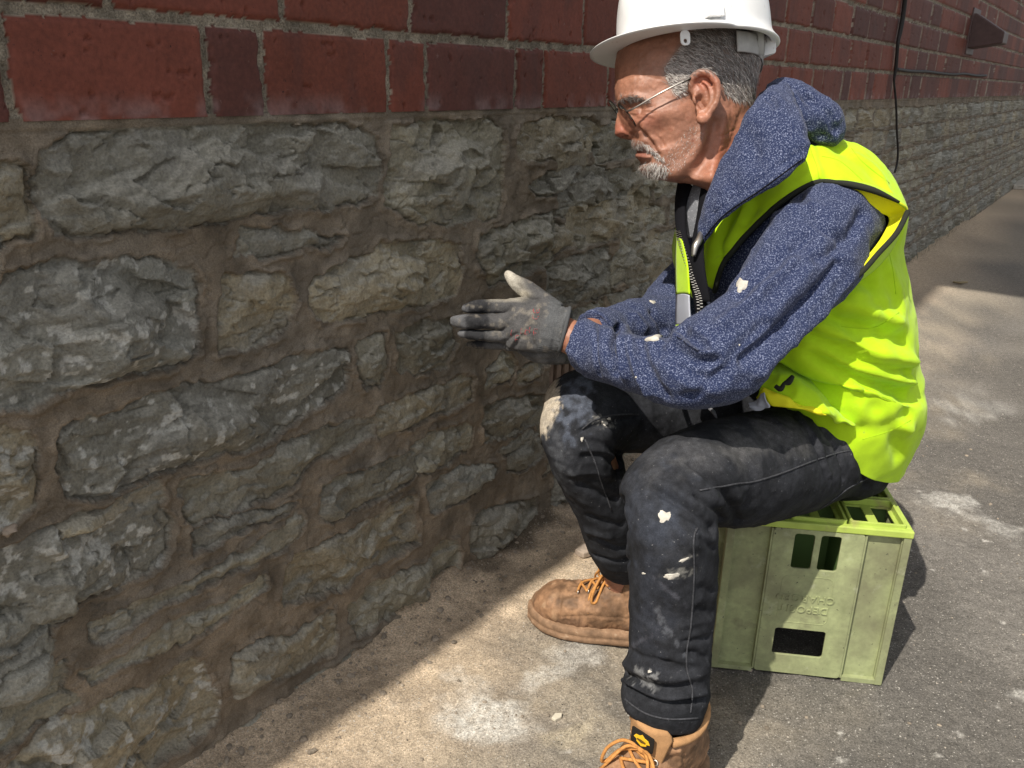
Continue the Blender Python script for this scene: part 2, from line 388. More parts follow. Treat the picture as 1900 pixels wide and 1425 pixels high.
# trowel tears and flakes of wet mortar
fl = np.abs(fbm(pw*[0.6, 1.6, 1], 0.03, 3, 25)); mort += 0.0022*sstep(0.02, 0.06, fl)-0.001
hgt[:] = mort
big_ = lambda ext: min(1.7, max(0.8, ext.min()/0.085))
rk = np.random.default_rng(3); scol = np.zeros((len(POLY), 3)); spk = np.zeros(len(POLY))
pal = np.array([(0.185, 0.172, 0.138), (0.155, 0.148, 0.128), (0.195, 0.182, 0.145), (0.165, 0.163, 0.148), (0.20, 0.175, 0.13), (0.145, 0.136, 0.112)])
order = np.argsort(sid, kind='stable'); bounds = np.searchsorted(sid[order], np.arange(len(POLY)+1))
for k, pg in enumerate(POLY):
    idx = order[bounds[k]:bounds[k+1]]; scol[k] = pal[rk.integers(len(pal))]*rk.uniform(0.82, 1.18)*1.34*np.array([1.02, 1.0, .93])
    spk[k] = 1.0 if k in (9, 14, 20, 35, 19) else rk.uniform(0, 0.25)
    idx = idx[sdf[idx] > 0]
    if len(idx) == 0: continue
    c = pg.mean(0); ext = (pg.max(0)-pg.min(0)); x = (ss[idx]-c[0]); y = (hh[idx]-c[1]); d = sdf[idx]
    q = pw[idx]; base = rk.uniform(0.008, 0.016)*min(1.0, ext.min()/0.07+0.25)
    # broken faces: several random planes, the lowest one wins
    wx = fbm(q, 0.04, 3, 300+k)*0.008; wy = fbm(q, 0.04, 3, 500+k)*0.008
    pl = np.full(len(idx), 9.0); big = big_(ext)
    sm_ = sstep(0.05, 0.10, ext.min())
    for _ in range(rk.integers(6, 10)):
        th = rk.uniform(0, 2*math.pi); sl_ = rk.uniform(0.12, 0.62)
        off = rk.uniform(0.10, 0.42)*ext[0 if abs(math.cos(th)) > 0.7 else 1]
        pl = np.minimum(pl, -((x+wx)*math.cos(th)+(y+wy)*math.sin(th)-off)*sl_)
    pl = np.clip(pl*1.3*big, -0.014*big, 0.020*big); base *= big
    st = fbm(q*[0.5, 3.0, 1]+k, 0.05, 4, 40)              # bedding of the slate
    nf = int(np.clip(ext[0]*ext[1]/0.0011, 4, 26)); sx_, sy_ = rk.uniform(-.5, .5, nf)*ext[0], rk.uniform(-.5, .5, nf)*ext[1]; ga, gb, g0 = rk.normal(0, .16, nf), rk.normal(0, .24, nf), rk.normal(0, .0035*big_(ext), nf)
    best = np.full(len(idx), 9.0); fac = np.zeros(len(idx)); x2, y2 = x+wx, y+wy      # split faces, each with its own slope
    for f_ in range(nf):
        dd = ((x2-sx_[f_])*.75)**2+((y2-sy_[f_])*1.25)**2; w_ = dd < best; best = np.where(w_, dd, best); fac = np.where(w_, g0[f_]+ga[f_]*(x2-sx_[f_])+gb[f_]*(y2-sy_[f_]), fac)
    rg = ridge(q+k*0.37, 0.045, 4, 41)
    body = base+pl*0.8+0.85*np.clip(fac, -.011*big, .012*big)+0.003*st+0.0035*(rg-0.4)
    t = (body+0.003*fbm(q, 0.03, 3, 43))/0.0095; ft = np.floor(t); body = 0.6*body+0.4*(ft+sstep(0.75, 1.0, t-ft))*0.0095   # chipped ledges
    body += 0.0016*fbm(q, 0.010, 4, 42)
    cr = np.abs(fbm(q*[0.45, 1.9, 1]+k*1.3, 0.06, 3, 44)); body -= 0.006*np.exp(-(cr/0.035)**2)*sstep(0.0, 0.4, fbm(q+2, 0.05, 2, 45))   # fissures along the bedding
    e = 1-np.exp(-d/0.007)
    body += 0.004*(1-sm_)
    hgt[idx] = (body-0.002)*e+mort[idx]*(1-e)*0.5-0.001
gm = sstep(-0.1, 0.4, fbm(pw+3.1, 0.05, 2, 26)+0.15)
hgt -= 0.0085*gm*np.exp(-((sdf-0.0015)/0.0020)**2)
# foot of the wall: a rough batter into the dirt
hgt += 0.012*np.exp(-np.clip(hh, 0, 1)/0.02)
top = hh > HB-0.012
hgt = np.where(top, 0.0035*sstep(HB-0.012, HB-0.006, hh)+0.5*mort, hgt)
stone &= ~(hh > HB-0.010)
# --- colour
col = np.zeros((len(ss), 3))
mc = np.array([0.210, 0.170, 0.126]); mg = np.array([0.194, 0.164, 0.128])
tone = sstep(-0.6, 0.7, fbm(pw, 0.16, 3, 51))[:, None]
col[:] = mc*(1-tone)+mg*tone
col *= (0.85+0.3*sstep(-0.5, 0.6, fbm(pw, 0.03, 3, 52)))[:, None]
dk = sstep(0.25, 0.7, fbm(pw+5, 0.09, 3, 53))[:, None]; col = col*(1-0.25*dk)
I = np.where(stone)[0]; q = pw[I]
sc = scol[sid[I]]
sc = sc*(0.9+0.25*sstep(-0.6, 0.8, fbm(q*[1, 2, 1], 0.05, 4, 54)))[:, None]
gr = sstep(0.1, 0.7, fbm(q+1.7, 0.07, 3, 55))[:, None]; sc = sc*(1-gr*0.5)+gr*0.5*np.array([0.19, 0.182, 0.16])
ol = sstep(0.2, 0.8, fbm(q+8.7, 0.10, 3, 56))[:, None]; sc = sc*(1-ol*0.25)+ol*0.25*np.array([0.185, 0.16, 0.105])
dust = sstep(0.006, 0.0, sdf[I]+0.004*fbm(q, 0.01, 2, 57))[:, None]; sc = sc*(1-0.3*dust)+0.3*dust*np.array([0.22, 0.17, 0.115])
wh = (sstep(0.48, 0.62, fbm(q, 0.012, 3, 58)+0.35*fbm(q, 0.06, 2, 59))*spk[sid[I]])[:, None]; sc = sc*(1-0.8*wh)+0.8*wh*np.array([0.48, 0.465, 0.42])
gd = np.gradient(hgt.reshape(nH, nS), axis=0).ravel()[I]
ed = sstep(0.0006, 0.0024, -gd)[:, None]*0.5; sc = sc*(1-ed)+ed*np.array([0.37, 0.35, 0.295])   # pale upper arrises: some wear, sky highlight painted into the colour
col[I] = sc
V = ss[:, None]*WD+(hgt-DW)[:, None]*WN+hh[:, None]*np.array([0, 0, 1.0])
jj, ii = np.meshgrid(np.arange(nH-1), np.arange(nS-1), indexing='ij')
a = (jj*nS+ii).ravel(); F = np.stack([a, a+1, a+nS+1, a+nS], 1)
fs = stone[F].sum(1) >= 2
def sub_mesh(name, V, F, mat_, col, parent):
    u, inv = np.unique(F, return_inverse=True)
    return mesh_np(name, V[u], inv.reshape(-1, 4), mat_, parent, True, col[u])
# the air brick sits in a gap of the plinth
ab0, ab1 = PW(1018, 690), PW(1092, 680); AB_S = (ab0[0], ab1[0]+0.10); AB_H = (ab0[1]-0.075, ab0[1]+0.07)
cs_, ch_ = ss[F].mean(1), hh[F].mean(1)
keep = ~((cs_ > AB_S[0]) & (cs_ < AB_S[1]) & (ch_ > AB_H[0]) & (ch_ < AB_H[1]))
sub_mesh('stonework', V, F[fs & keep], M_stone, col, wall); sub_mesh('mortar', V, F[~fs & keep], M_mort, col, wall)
mb = MB()
def wbox(m, s0, s1, n0, n1, h0, h1): m.box(wall_pt(s0, n0, h0), WD*(s1-s0), WN*(n1-n0), [0, 0, h1-h0])
g = (AB_S[1]-AB_S[0])/17
wbox(mb, AB_S[0]-.002, AB_S[1]+.002, -0.06, -0.045, AB_H[0]-.002, AB_H[1]+.002)
wbox(mb, AB_S[0], AB_S[1], -0.0449, 0.003, AB_H[0], AB_H[0]+0.012); wbox(mb, AB_S[0], AB_S[1], -0.0449, 0.003, AB_H[1]-0.012, AB_H[1])
for k in range(9): wbox(mb, AB_S[0]+g*2*k, AB_S[0]+g*(2*k+1), -0.0449, 0.002, AB_H[0]+0.0121, AB_H[1]-0.0121)
mb.build('air_brick', mat('air_brick_clay', (0.17, 0.12, 0.09), rough=0.9, var=((60, 0.7, 1.2),), bump=((300, 0.4, 0.002),)), wall)

# --- brickwork
CH = 0.1097; JT = 0.012
hb = np.concatenate([np.arange(HB+0.001, 1.20, 0.0028), np.arange(1.20, 1.80, 0.006)])
SB, HBm = np.meshgrid(s_cols, hb); nB = len(hb); sb, hbv = SB.ravel(), HBm.ravel(); pb = np.stack([sb, hbv, np.full(len(sb), 3.0)], 1)
course = np.floor((hbv-HB)/CH).astype(int)
jt = {0: [PW(x, 140)[0] for x in (8, 379, 484, 717, 787, 952, 1004, 1125)], 1: [PW(x, y)[0] for x, y in ((197, 5), (521, 20), (758, 30), (937, 45), (1078, 55))]}
def extend(js, pat):
    js = list(js)
    while js[0] > -2.0: js.insert(0, js[0]-pat[len(js) % len(pat)])
    k = 0
    while js[-1] < 18.4: js.append(js[-1]+pat[k % len(pat)]*rb.uniform(0.97, 1.03)); k += 1
    return np.array(js)
rb = np.random.default_rng(12)
djoint = np.full(len(sb), 9.0); bid = np.zeros(len(sb), int); off = 0
for c in range(course.max()+1):
    m_ = course == c
    js = extend(jt[c], (0.115, 0.235) if c == 0 else (0.236,)) if c in jt else extend([rb.uniform(0, 0.1)+0.118*(c % 2), 0.35+0.118*(c % 2)], (0.236,) if c % 4 else (0.118, 0.236))
    x = sb[m_]+0.0022*fbm(pb[m_], 0.02, 2, 70); k = np.searchsorted(js, x); k = np.clip(k, 1, len(js)-1)
    djoint[m_] = np.minimum(x-js[k-1], js[k]-x)-JT*0.36; bid[m_] = off+k; off += len(js)
yb = (hbv-HB)-course*CH+0.002*fbm(pb, 0.03, 2, 71)
dh = np.minimum(np.where(course == 0, 1, yb-JT*0.5), CH-yb-JT*0.55)
db = np.minimum(djoint, dh); db += 0.0012*fbm(pb, 0.008, 2, 72)
isb = db > 0
bc = np.random.default_rng(4); nb = off+5
bcol = np.array([(0.155, 0.043, 0.027), (0.125, 0.038, 0.026), (0.100, 0.034, 0.026), (0.172, 0.048, 0.029)])[bc.integers(4, size=nb)]*bc.uniform(0.78, 1.08, (nb, 1))
bofs = bc.uniform(-0.0012, 0.0022, nb)
hgt = np.where(isb, (0.0075+bofs[bid])*(1-np.exp(-np.clip(db, 0, 1)/0.0016))+0.0006*fbm(pb, 0.03, 3, 73), 0.002+0.0022*fbm(pb, 0.007, 3, 74))
hgt -= np.where(isb, 0.003*sstep(0.74, 0.86, fbm(pb, 0.014, 3, 75)), 0)     # chips
colb = np.where(isb[:, None], bcol[bid], np.array([0.25, 0.215, 0.165])*(0.8+0.4*sstep(-.5, .5, fbm(pb, 0.02, 3, 76)))[:, None])
ef = (sstep(0.035, 0.0, hbv-HB)*sstep(-0.1, 0.7, fbm(pb, 0.03, 3, 77))*isb)[:, None]*0.35; colb = colb*(1-ef)+ef*np.array([0.30, 0.24, 0.24])
st = (sstep(0.2, 0.8, fbm(pb*[1, 0.35, 1], 0.05, 3, 78))*isb)[:, None]; colb = colb*(1-0.4*st)+0.4*st*np.array([0.07, 0.03, 0.026])
V = sb[:, None]*WD+(hgt-DW)[:, None]*WN+hbv[:, None]*np.array([0, 0, 1.0])
jj, ii = np.meshgrid(np.arange(nB-1), np.arange(nS-1), indexing='ij'); a = (jj*nS+ii).ravel(); F = np.stack([a, a+1, a+nS+1, a+nS], 1)
fs = isb[F].sum(1) >= 2
sub_mesh('brickwork', V, F[fs], M_brick, colb, wall); sub_mesh('old_brick_mortar', V, F[~fs], M_bmort, colb, wall)
# the storey above and the body of the wall behind its face
mb = MB(); wbox(mb, -1.20, 18, -0.40, -0.062, -0.05, 1.80); wbox(mb, -1.20, 18, -0.40, 0.004, 1.801, 7.0)
M_upper = bpy.data.materials.new('upper_brick'); M_upper.use_nodes = True
t_ = M_upper.node_tree; b_ = t_.nodes.new('ShaderNodeTexBrick'); b_.inputs['Color1'].default_value = (0.2, 0.05, 0.03, 1); b_.inputs['Color2'].default_value = (0.13, 0.04, 0.03, 1); b_.inputs['Mortar'].default_value = (0.25, 0.21, 0.16, 1)
b_.inputs['Scale'].default_value = 2.2; m_ = t_.nodes.new('ShaderNodeTexCoord'); t_.links.new(m_.outputs['Object'], b_.inputs[0]); t_.links.new(b_.outputs[0], t_.nodes['Principled BSDF'].inputs[0]); t_.nodes['Principled BSDF'].inputs['Roughness'].default_value = 0.85
mb.build('upper_brickwork', M_upper, wall)
mb = MB(); wbox(mb, -0.3, 18, -0.5, 0.42, 7.001, 7.12); mb.build('eaves', mat('eaves_paint', (0.3, 0.28, 0.25), rough=0.7), wall)

V_, F_ = ellipsoid(wall_pt(0, 0, 0), WD*.007, WN*.006, np.array([0, 0, .006]), 28, 18); cl_ = PW(22, 985, .01); V_ = V_+WD*cl_[0]+np.array([0, 0, cl_[1]])+WN*.006
V_ = V_+np.stack([fbm(V_*1.0+k, .009, 3, 700+k) for k in range(3)], 1)*.005; mesh_np('mortar_lump', V_, F_, mat('pale_mortar', (.30, .24, .185), rough=.95, bump=((300, .5, .002),)), wall, True)
# ------------------------------------------------------------------ ground
def axis(lo, hi, f0, f1, step):
    a = list(np.arange(f0, f1, step)); x, d = f1, step
    while x < hi: a.append(x); d *= 1.12; x += d
    a.append(hi); x, d = f0, step; L = []
    while x > lo: d *= 1.12; x -= d; L.append(max(x, lo))
    return np.array(L[::-1]+a)
gx, gy = axis(-150, 200, -0.5, 1.35, 0.0045), axis(-100, 300, 0.6, 2.1, 0.0045)
GX, GY = np.meshgrid(gx, gy); x, y = GX.ravel(), GY.ravel(); pg = np.stack([x, y, 0*x], 1)
nd = x*WN[0]+y*WN[1]+DW; sd_ = x*WD[0]+y*WD[1]
fine = (np.abs(x) < 3) & (np.abs(y) < 5)
nz = fbm(pg, 0.25, 4, 81)
z = 0.004*fbm(pg, 0.12, 3, 82)+0.0014*fbm(pg, 0.016, 3, 83)+0.0011*np.clip(fbm(pg, 0.009, 2, 84), 0, 1)
sand = sstep(0.40+0.18*np.clip(nz, -1, 1), 0.08, nd)
bank = np.exp(-np.clip(nd, 0, 9)/0.05)*(0.030+0.016*fbm(pg, 0.2, 2, 85))
z = np.where(fine | (nd < 0.6), z, 0.004*fbm(pg, 0.5, 2, 82))+bank+sand*0.002*fbm(pg, 0.03, 3, 86)
z = np.where(np.hypot(x-0.5, y-1.4) > 6, 0, z)
asp = np.array([0.148, 0.136, 0.121]); snd = np.array([0.48, 0.375, 0.265]); dus = np.array([0.345, 0.295, 0.225])
c = np.tile(asp, (len(x), 1))*(0.82+0.36*sstep(-0.7, 0.7, nz))[:, None]
du = (sstep(0.85, 0.25, nd+0.28*fbm(pg, 0.18, 4, 87))*(0.35+0.6*sstep(-.4, .5, fbm(pg, 0.07, 4, 88))))[:, None]
c = c*(1-0.8*du)+0.8*du*dus
c = c*(1-sand[:, None])+sand[:, None]*snd*(0.82+0.3*sstep(-.6, .6, fbm(pg, 0.06, 4, 89)))[:, None]
def blot(px, py, rx, ry, amt, colr, ang=0.0, sc=0.05, sd=0):
    global c
    q = PG(px, py); dx, dy = x-q[0], y-q[1]; u_, v_ = dx*math.cos(ang)+dy*math.sin(ang), -dx*math.sin(ang)+dy*math.cos(ang)
    d = np.hypot(u_/rx, v_/ry)+0.95*fbm(pg+sd, sc, 5, 90+sd); m_ = (sstep(1.25, 0.1, d)*(0.55+0.45*sstep(-.3, .4, fbm(pg+sd, .006, 2, 190)))*amt)[:, None]; c = c*(1-m_)+m_*np.array(colr)
W_ = (0.62, 0.60, 0.55)
for i, b in enumerate([(905, 1335, .10, .045, .75, W_, .4), (1010, 1255, .09, .03, .5, W_, .6), (1070, 1355, .05, .02, .5, (.55, .47, .33), .7), (860, 1290, .08, .05, .35, W_, 0), (1090, 1215, .06, .03, .35, W_, .2),
                       (760, 1345, .10, .07, .35, (.42, .34, .25), 0), (1755, 930, .07, .05, .5, W_, 0), (1800, 760, .2, .1, .35, W_, .5), (1850, 980, .06, .05, .35, W_, 0), (1780, 1330, .03, .02, .5, W_, 0), (1890, 1290, .03, .02, .5, W_, 0), (1760, 640, .3, .12, .3, (.45, .37, .28), .8)]):
    blot(*b, sd=i)
for i in range(90):                              # plaster drips and chips trodden into the surface
    px, py = random.uniform(1640, 1895), random.uniform(620, 1420)
    if i % 3 == 0: px, py = random.uniform(1000, 1640), random.uniform(1200, 1424)
    if random.random() < .35: blot(px, py, random.uniform(.003, .011), random.uniform(.003, .009), .8, (.60, .57, .52), random.uniform(0, 3), .006, i)
dark_foot = sstep(0.085, 0.02, nd+0.03*fbm(pg, 0.05, 3, 91))*sstep(1.0, 1.3, sd_)*sstep(2.0, 1.7, sd_)
c = c*(1-0.75*dark_foot[:, None])  # ground darker close to the wall foot along one stretch
V = np.stack([x, y, z], 1); nX, nY = len(gx), len(gy)
jj, ii = np.meshgrid(np.arange(nY-1), np.arange(nX-1), indexing='ij'); a = (jj*nX+ii).ravel(); F = np.stack([a, a+1, a+nX+1, a+nX], 1)
M_ground = mat('ground', attr=True, rough=0.9, spec=0.2, var=((60, .82, 1.18), (280, 0.6, 1.4), (600, 0.65, 1.35)), bump=((260, 0.5, 0.004), (600, 0.8, 0.002)),
               speck=((260, 0.64, 0.72, (0.50, 0.47, 0.42)), (210, 0.66, 0.74, (0.03, 0.028, 0.026)), (95, 0.71, 0.74, (0.42, 0.37, 0.31))))
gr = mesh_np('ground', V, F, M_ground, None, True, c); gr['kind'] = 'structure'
ground_z = lambda X, Y: z[np.argmin((x-X)**2+(y-Y)**2)]

# loose grit, one mass
def pebble(mb, c, r, sq=0.6):
    V, F = ellipsoid((0, 0, 0), (r*random.uniform(.7, 1.3), 0, 0), (0, r*random.uniform(.6, 1.2), 0), (0, 0, r*sq), 7, 5)
    V = V*(1+0.35*(RNG.random((len(V), 1))-.5)); a = random.uniform(0, 6.3); R_ = np.array([[math.cos(a), -math.sin(a), 0], [math.sin(a), math.cos(a), 0], [0, 0, 1]])
    mb.add(V@R_.T+np.asarray(c), F)
mb = MB()
for i in range(700):                             # crumbs of raked and dropped mortar along the foot of the wall
    sx = random.uniform(0.25, 3.2); nn = 0.015+abs(random.gauss(0, 0.05)); q = WD*sx+WN*(nn-DW); r = 0.0014+0.0065*random.random()**4
    pebble(mb, (q[0], q[1], ground_z(q[0], q[1])+r*.25), r)
for i in range(900):
    sx = random.uniform(0.25, 2.6); nn = 0.03+abs(random.gauss(0, 0.3)) if i % 3 else random.uniform(0.1, 1.2)
    q = WD*sx+WN*(nn-DW); r = 0.0012+0.0032*random.random()**3
    pebble(mb, (q[0], q[1], ground_z(q[0], q[1])+r*.2 if fine[0] or True else 0), r)
o = mb.build('grit', mat('grit', (0.24, 0.20, 0.155), rough=0.9, var=((25, 0.5, 1.6),))); tag(o, 'scattered small grit and mortar crumbs on the pavement beside the wall', 'grit', kind='stuff')

def flat_chip(name, px, py, outline, th, label, cat, m, h0=0.0, tilt=(0, 0), zoff=0.0):
    c0 = PG(px, py); bm = bmesh.new(); k = []
    z0 = ground_z(c0[0], c0[1])+zoff
    for (qx, qy) in outline:
        q = PG(qx, qy); k.append(bm.verts.new((q[0], q[1], z0+(q[0]-c0[0])*tilt[0]+(q[1]-c0[1])*tilt[1])))
    f = bm.faces.new(k)
    if f.normal.z < 0: f.normal_flip()
    r = bmesh.ops.extrude_face_region(bm, geom=[f]); bmesh.ops.translate(bm, verts=[v for v in r['geom'] if isinstance(v, bmesh.types.BMVert)], vec=(0, 0, th))
    bmesh.ops.recalc_face_normals(bm, faces=bm.faces)
    me = bpy.data.meshes.new(name); bm.to_mesh(me); bm.free(); me.materials.append(m); o = bpy.data.objects.new(name, me); COL.objects.link(o)
    b = o.modifiers.new('b', 'BEVEL'); b.width = th*.18; b.segments = 2
    return tag(o, label, cat)
M_chip = mat('chip', (0.42, 0.34, 0.27), rough=0.9, var=((60, .7, 1.2),), bump=((200, .5, .003),))
flat_chip('brick_fragment', 1085, 1030, [(1066, 1030), (1082, 1038), (1108, 1030), (1107, 1020), (1090, 1014)], 0.014, 'pale broken brick fragment on the sand behind the far boot', 'brick fragment', M_chip)
flat_chip('stone_chip', 1033, 1331, [(1023, 1334), (1030, 1338), (1042, 1332), (1043, 1325), (1030, 1325)], 0.005, 'small cream stone chip lying on the pavement left of the near boot', 'stone chip', mat('pale_chip', (0.55, 0.5, 0.4), rough=.9, bump=((300, .4, .002),)))
flat_chip('paving_slab', 1880, 335, [(1852, 346), (1866, 335), (1884, 318), (1950, 318), (1950, 352), (1880, 352)], 0.05, 'flat pale stone slab lying at the foot of the wall at its far end', 'slab', mat('slab', (0.36, 0.33, 0.28), rough=.9, var=((20, .7, 1.2),), bump=((80, .5, .01),)))
# dry leaf
q = PG(1781, 528, 0.0); mbl = MB(); L_ = []
for i in range(9):
    t = i/8; wv = 0.017*math.sin(math.pi*t)**.8
    L_ += [(q[0]-.04+.08*t, q[1]-wv, .012+.012*abs(t-.5)), (q[0]-.04+.08*t, q[1], .004+.01*abs(t-.5)), (q[0]-.04+.08*t, q[1]+wv, .012+.012*abs(t-.5))]
F_ = []
for i in range(8):
    for k in range(2): F_.append((i*3+k, i*3+k+1, i*3+k+4, i*3+k+3))
mbl.add(L_, F_); o = mbl.build('fallen_leaf', mat('leaf', (0.36, 0.29, 0.17), rough=.7), smooth=True); sm = o.modifiers.new('s', 'SOLIDIFY'); sm.thickness = .001
tag(o, 'curled tan leaf lying on the shaded pavement behind the man', 'leaf')
# weeds in the joint at the wall's foot
mb = MB()
for i in range(420):
    sx = 3.6+random.random()**1.5*5.5; nn = random.uniform(0.0, 0.06); hgt_ = random.uniform(.015, .06); q = wall_pt(sx, nn, 0.03); dr = np.array([random.uniform(-1, 1), random.uniform(-1, 1), 0])*hgt_*.7; wv = WD*.003
    mid = q+dr*.4+np.array([0, 0, hgt_*.7]); tip = q+dr+np.array([0, 0, hgt_]); mb.add([q-wv, q+wv, mid+wv*.7, mid-wv*.7, tip], [(0, 1, 2, 3), (3, 2, 4)])
o = mb.build('weeds', mat('weed', (0.07, 0.075, 0.035), rough=.8)); tag(o, 'thin weeds growing along the foot of the wall', 'weeds', kind='stuff')

# ------------------------------------------------------------------ fittings on the wall
M_cable = mat('black_cable', (0.02, 0.018, 0.018), rough=.6)
def wp(px, py, off): 
    a = PW(px, py, off); return wall_pt(a[0], off, a[1])
cab = thing('cable', 'black cable running down the brickwork and plinth behind the man', 'cable', tuple(wp(1664, 180, .01)))
pts = [(1683, -60), (1680, -10), (1676, 25), (1671, 55), (1666, 80), (1664, 105), (1662, 128), (1659, 150), (1661, 172), (1663, 200), (1664, 240), (1666, 275), (1665, 300), (1660, 320)]
mb = MB(); mb.add(*tube([wp(a, b, .022 if b < 190 else .03) for a, b in pts], [.010]*4+[.008]*3+[.005]*7, 8, 5)); mb.build('down_cable', M_cable, cab, True)
pts = [(1662, 128), (1690, 131), (1720, 134), (1745, 136), (1770, 137), (1790, 138), (1810, 140), (1830, 139)]
mb = MB(); mb.add(*tube([wp(a, b+1.2*math.sin(i*2.1), .016) for i, (a, b) in enumerate(pts)], .007, 8, 5)); mb.build('branch_cable', M_cable, cab, True)
# cowl over a vent
a0, a1 = PW(1803, 25), PW(1797, 95); k0 = PW(1808, 28)
s0, s1 = PW(1797, 60)[0]-0.02, PW(1797, 60)[0]+0.17; ht, hbm = PW(1806, 26)[1], PW(1797, 92)[1]
vent = thing('vent_cowl', 'brown wedge shaped vent cowl jutting from the red brickwork', 'vent', tuple(wall_pt(s0, 0, hbm)))
o_ = 0.19
Vv = [wall_pt(s0, .0, hbm), wall_pt(s1, .0, hbm), wall_pt(s1, .0, ht), wall_pt(s0, .0, ht), wall_pt(s0, o_, hbm+.03), wall_pt(s1, o_, hbm+.03), wall_pt(s1, o_, hbm+.09), wall_pt(s0, o_, hbm+.09), wall_pt(s0, .03, ht), wall_pt(s1, .03, ht)]
mb = MB(); mb.add(Vv, [(0, 4, 7, 8, 3), (1, 2, 9, 6, 5), (3, 8, 9, 2), (8, 7, 6, 9), (7, 4, 5, 6), (0, 1, 5, 4)])
M_cowl = mat('cowl_plastic', (0.075, 0.045, 0.042), rough=.5, var=((20, .8, 1.2),)); mb.build('hood', M_cowl, vent, bevel=.006)
mb = MB(); wbox(mb, s0-.03, s1+.03, .002, .016, hbm-.03, ht+.03); mb.build('back_plate', M_cowl, vent, bevel=.004)
# ------------------------------------------------------------------ the crate, standing upside down
C1 = np.array([0.990, -0.13, 0]); C1 /= np.linalg.norm(C1); C2 = np.array([-C1[1], C1[0], 0]); CZ = np.array([0, 0, 1.0])
CW, CD, CHT = 0.288, 0.385, 0.300
CO = np.array([0.646, 1.182, 0.004])-C1*CW
crate = thing('bottle_crate', 'faded lime green plastic bottle crate turned upside down under the seated man', 'crate', tuple(CO+C1*CW/2+C2*CD/2))
M_crate = mat('crate_plastic', (0.315, 0.345, 0.175), rough=0.6, spec=0.4, var=((5, 0.78, 1.15), (26, 0.82, 1.15), (120, .88, 1.1)), bump=((300, 0.15, 0.001),),
              speck=((7, 0.42, 0.68, (0.155, 0.148, 0.09), 8), (160, 0.69, 0.76, (0.06, 0.06, 0.04)), (30, 0.62, 0.85, (0.40, 0.41, 0.31), 6), (18, .60, .80, (.12, .11, .07), 8)))
M_lime = mat('crate_lime', (0.42, 0.53, 0.10), rough=0.5, spec=0.4, var=((14, 0.75, 1.15),), speck=((24, 0.55, 0.75, (0.30, 0.26, 0.12), 6),))
def rrect(x0, y0, x1, y1, r, n=4):
    o = []
    for cx, cy, a0 in ((x1-r, y1-r, 0), (x0+r, y1-r, 90), (x0+r, y0+r, 180), (x1-r, y0+r, 270)):
        for k in range(n+1):
            t = math.radians(a0+90*k/n); o.append((cx+r*math.cos(t), cy+r*math.sin(t)))
    return o
def plate(outer, holes, th, O, U, Vv, bev=0.0008):  # a sheet with rounded openings, its outer face at O
    cu = bpy.data.curves.new('t', 'CURVE'); cu.dimensions = '2D'; cu.fill_mode = 'BOTH'; cu.extrude = th/2-bev; cu.bevel_depth = bev; cu.bevel_resolution = 1; cu.offset = -bev
    for pl in [outer]+list(holes):
        sp = cu.splines.new('POLY'); sp.points.add(len(pl)-1); sp.use_cyclic_u = True
        for p_, q_ in zip(sp.points, pl): p_.co = (q_[0], q_[1], 0, 1)
    return curve_mesh(cu, O, U, Vv, -th/2)
def curve_mesh(cu, O, U, Vv, dz):
    o = bpy.data.objects.new('t', cu); COL.objects.link(o); dg = bpy.context.evaluated_depsgraph_get(); dg.update()
    me = bpy.data.meshes.new_from_object(o.evaluated_get(dg)); bpy.data.objects.remove(o)
    V = np.array([v.co[:] for v in me.vertices]); F = [tuple(p.vertices) for p in me.polygons]; bpy.data.meshes.remove(me)
    U, Vv = np.asarray(U, float), np.asarray(Vv, float); W_n = np.cross(U, Vv)
    return np.asarray(O)+V[:, :1]*U+V[:, 1:2]*Vv+(V[:, 2:3]+dz)*W_n, F
def crate_panel(name, O, U, wid, ends):           # a wall of the crate: raised middle, sunk sides
    W_n = np.cross(U, CZ); mb = MB(); a, b = 0.255*wid, 0.755*wid
    holes = [rrect(.375*wid, .213, .485*wid, .278, .005), rrect(.52*wid, .213, .63*wid, .278, .005), rrect(.345*wid, .042, .635*wid, .095, .005)] if ends else [rrect(.3*wid, .20, .45*wid, .27, .006), rrect(.55*wid, .20, .7*wid, .27, .006), rrect(.36*wid, .04, .64*wid, .09, .006)]
    mb.add(*plate(rrect(a, 0.004, b, CHT-.014, .006), holes, 0.0045, O, U, CZ))
    for u0, u1 in ((0.004, a-.0003), (b+.0003, wid-.004)):
        mb.add(*plate(rrect(u0, 0.004, u1, CHT-.016, .001, 1), [], 0.0035, np.asarray(O)-W_n*0.0100, U, CZ))
    def bx(u0, u1, h0, h1, d0, d1): mb.box(np.asarray(O)+np.asarray(U)*u0+CZ*h0-W_n*d1, np.asarray(U)*(u1-u0), W_n*(d1-d0), CZ*(h1-h0))
    bx(a-.0031, a-.0003, .006, CHT-.016, .0008, .0130); bx(b+.0003, b+.0031, .006, CHT-.016, .0008, .0130)
    bx(.0, .0038, 0, CHT-.014, .0006, .012); bx(wid-.0038, wid, 0, CHT-.014, .0006, .012)
    bx(.0040, a-.0034, .0002, .0085, .0005, .0097); bx(b+.0034, wid-.0040, .0002, .0085, .0005, .0097)
    mb.build(name, M_crate, crate)
crate_panel('end_panel', CO, C1, CW, True)
crate_panel('end_panel', CO+C1*CW+C2*CD, -C1, CW, True)
crate_panel('side_panel', CO+C1*CW, C2, CD, False)
crate_panel('side_panel', CO+C2*CD, -C2, CD, False)
mb = MB(); t_ = CO+CZ*(CHT-.0135)                  # rim round the top edge
for O_, U_, L_ in ((t_-C2*.0015-C1*.0015, C1, CW+.003), (t_+C2*(CD-.0105)-C1*.0015, C1, CW+.003)): mb.box(O_, U_*L_, C2*.012, CZ*.0125)
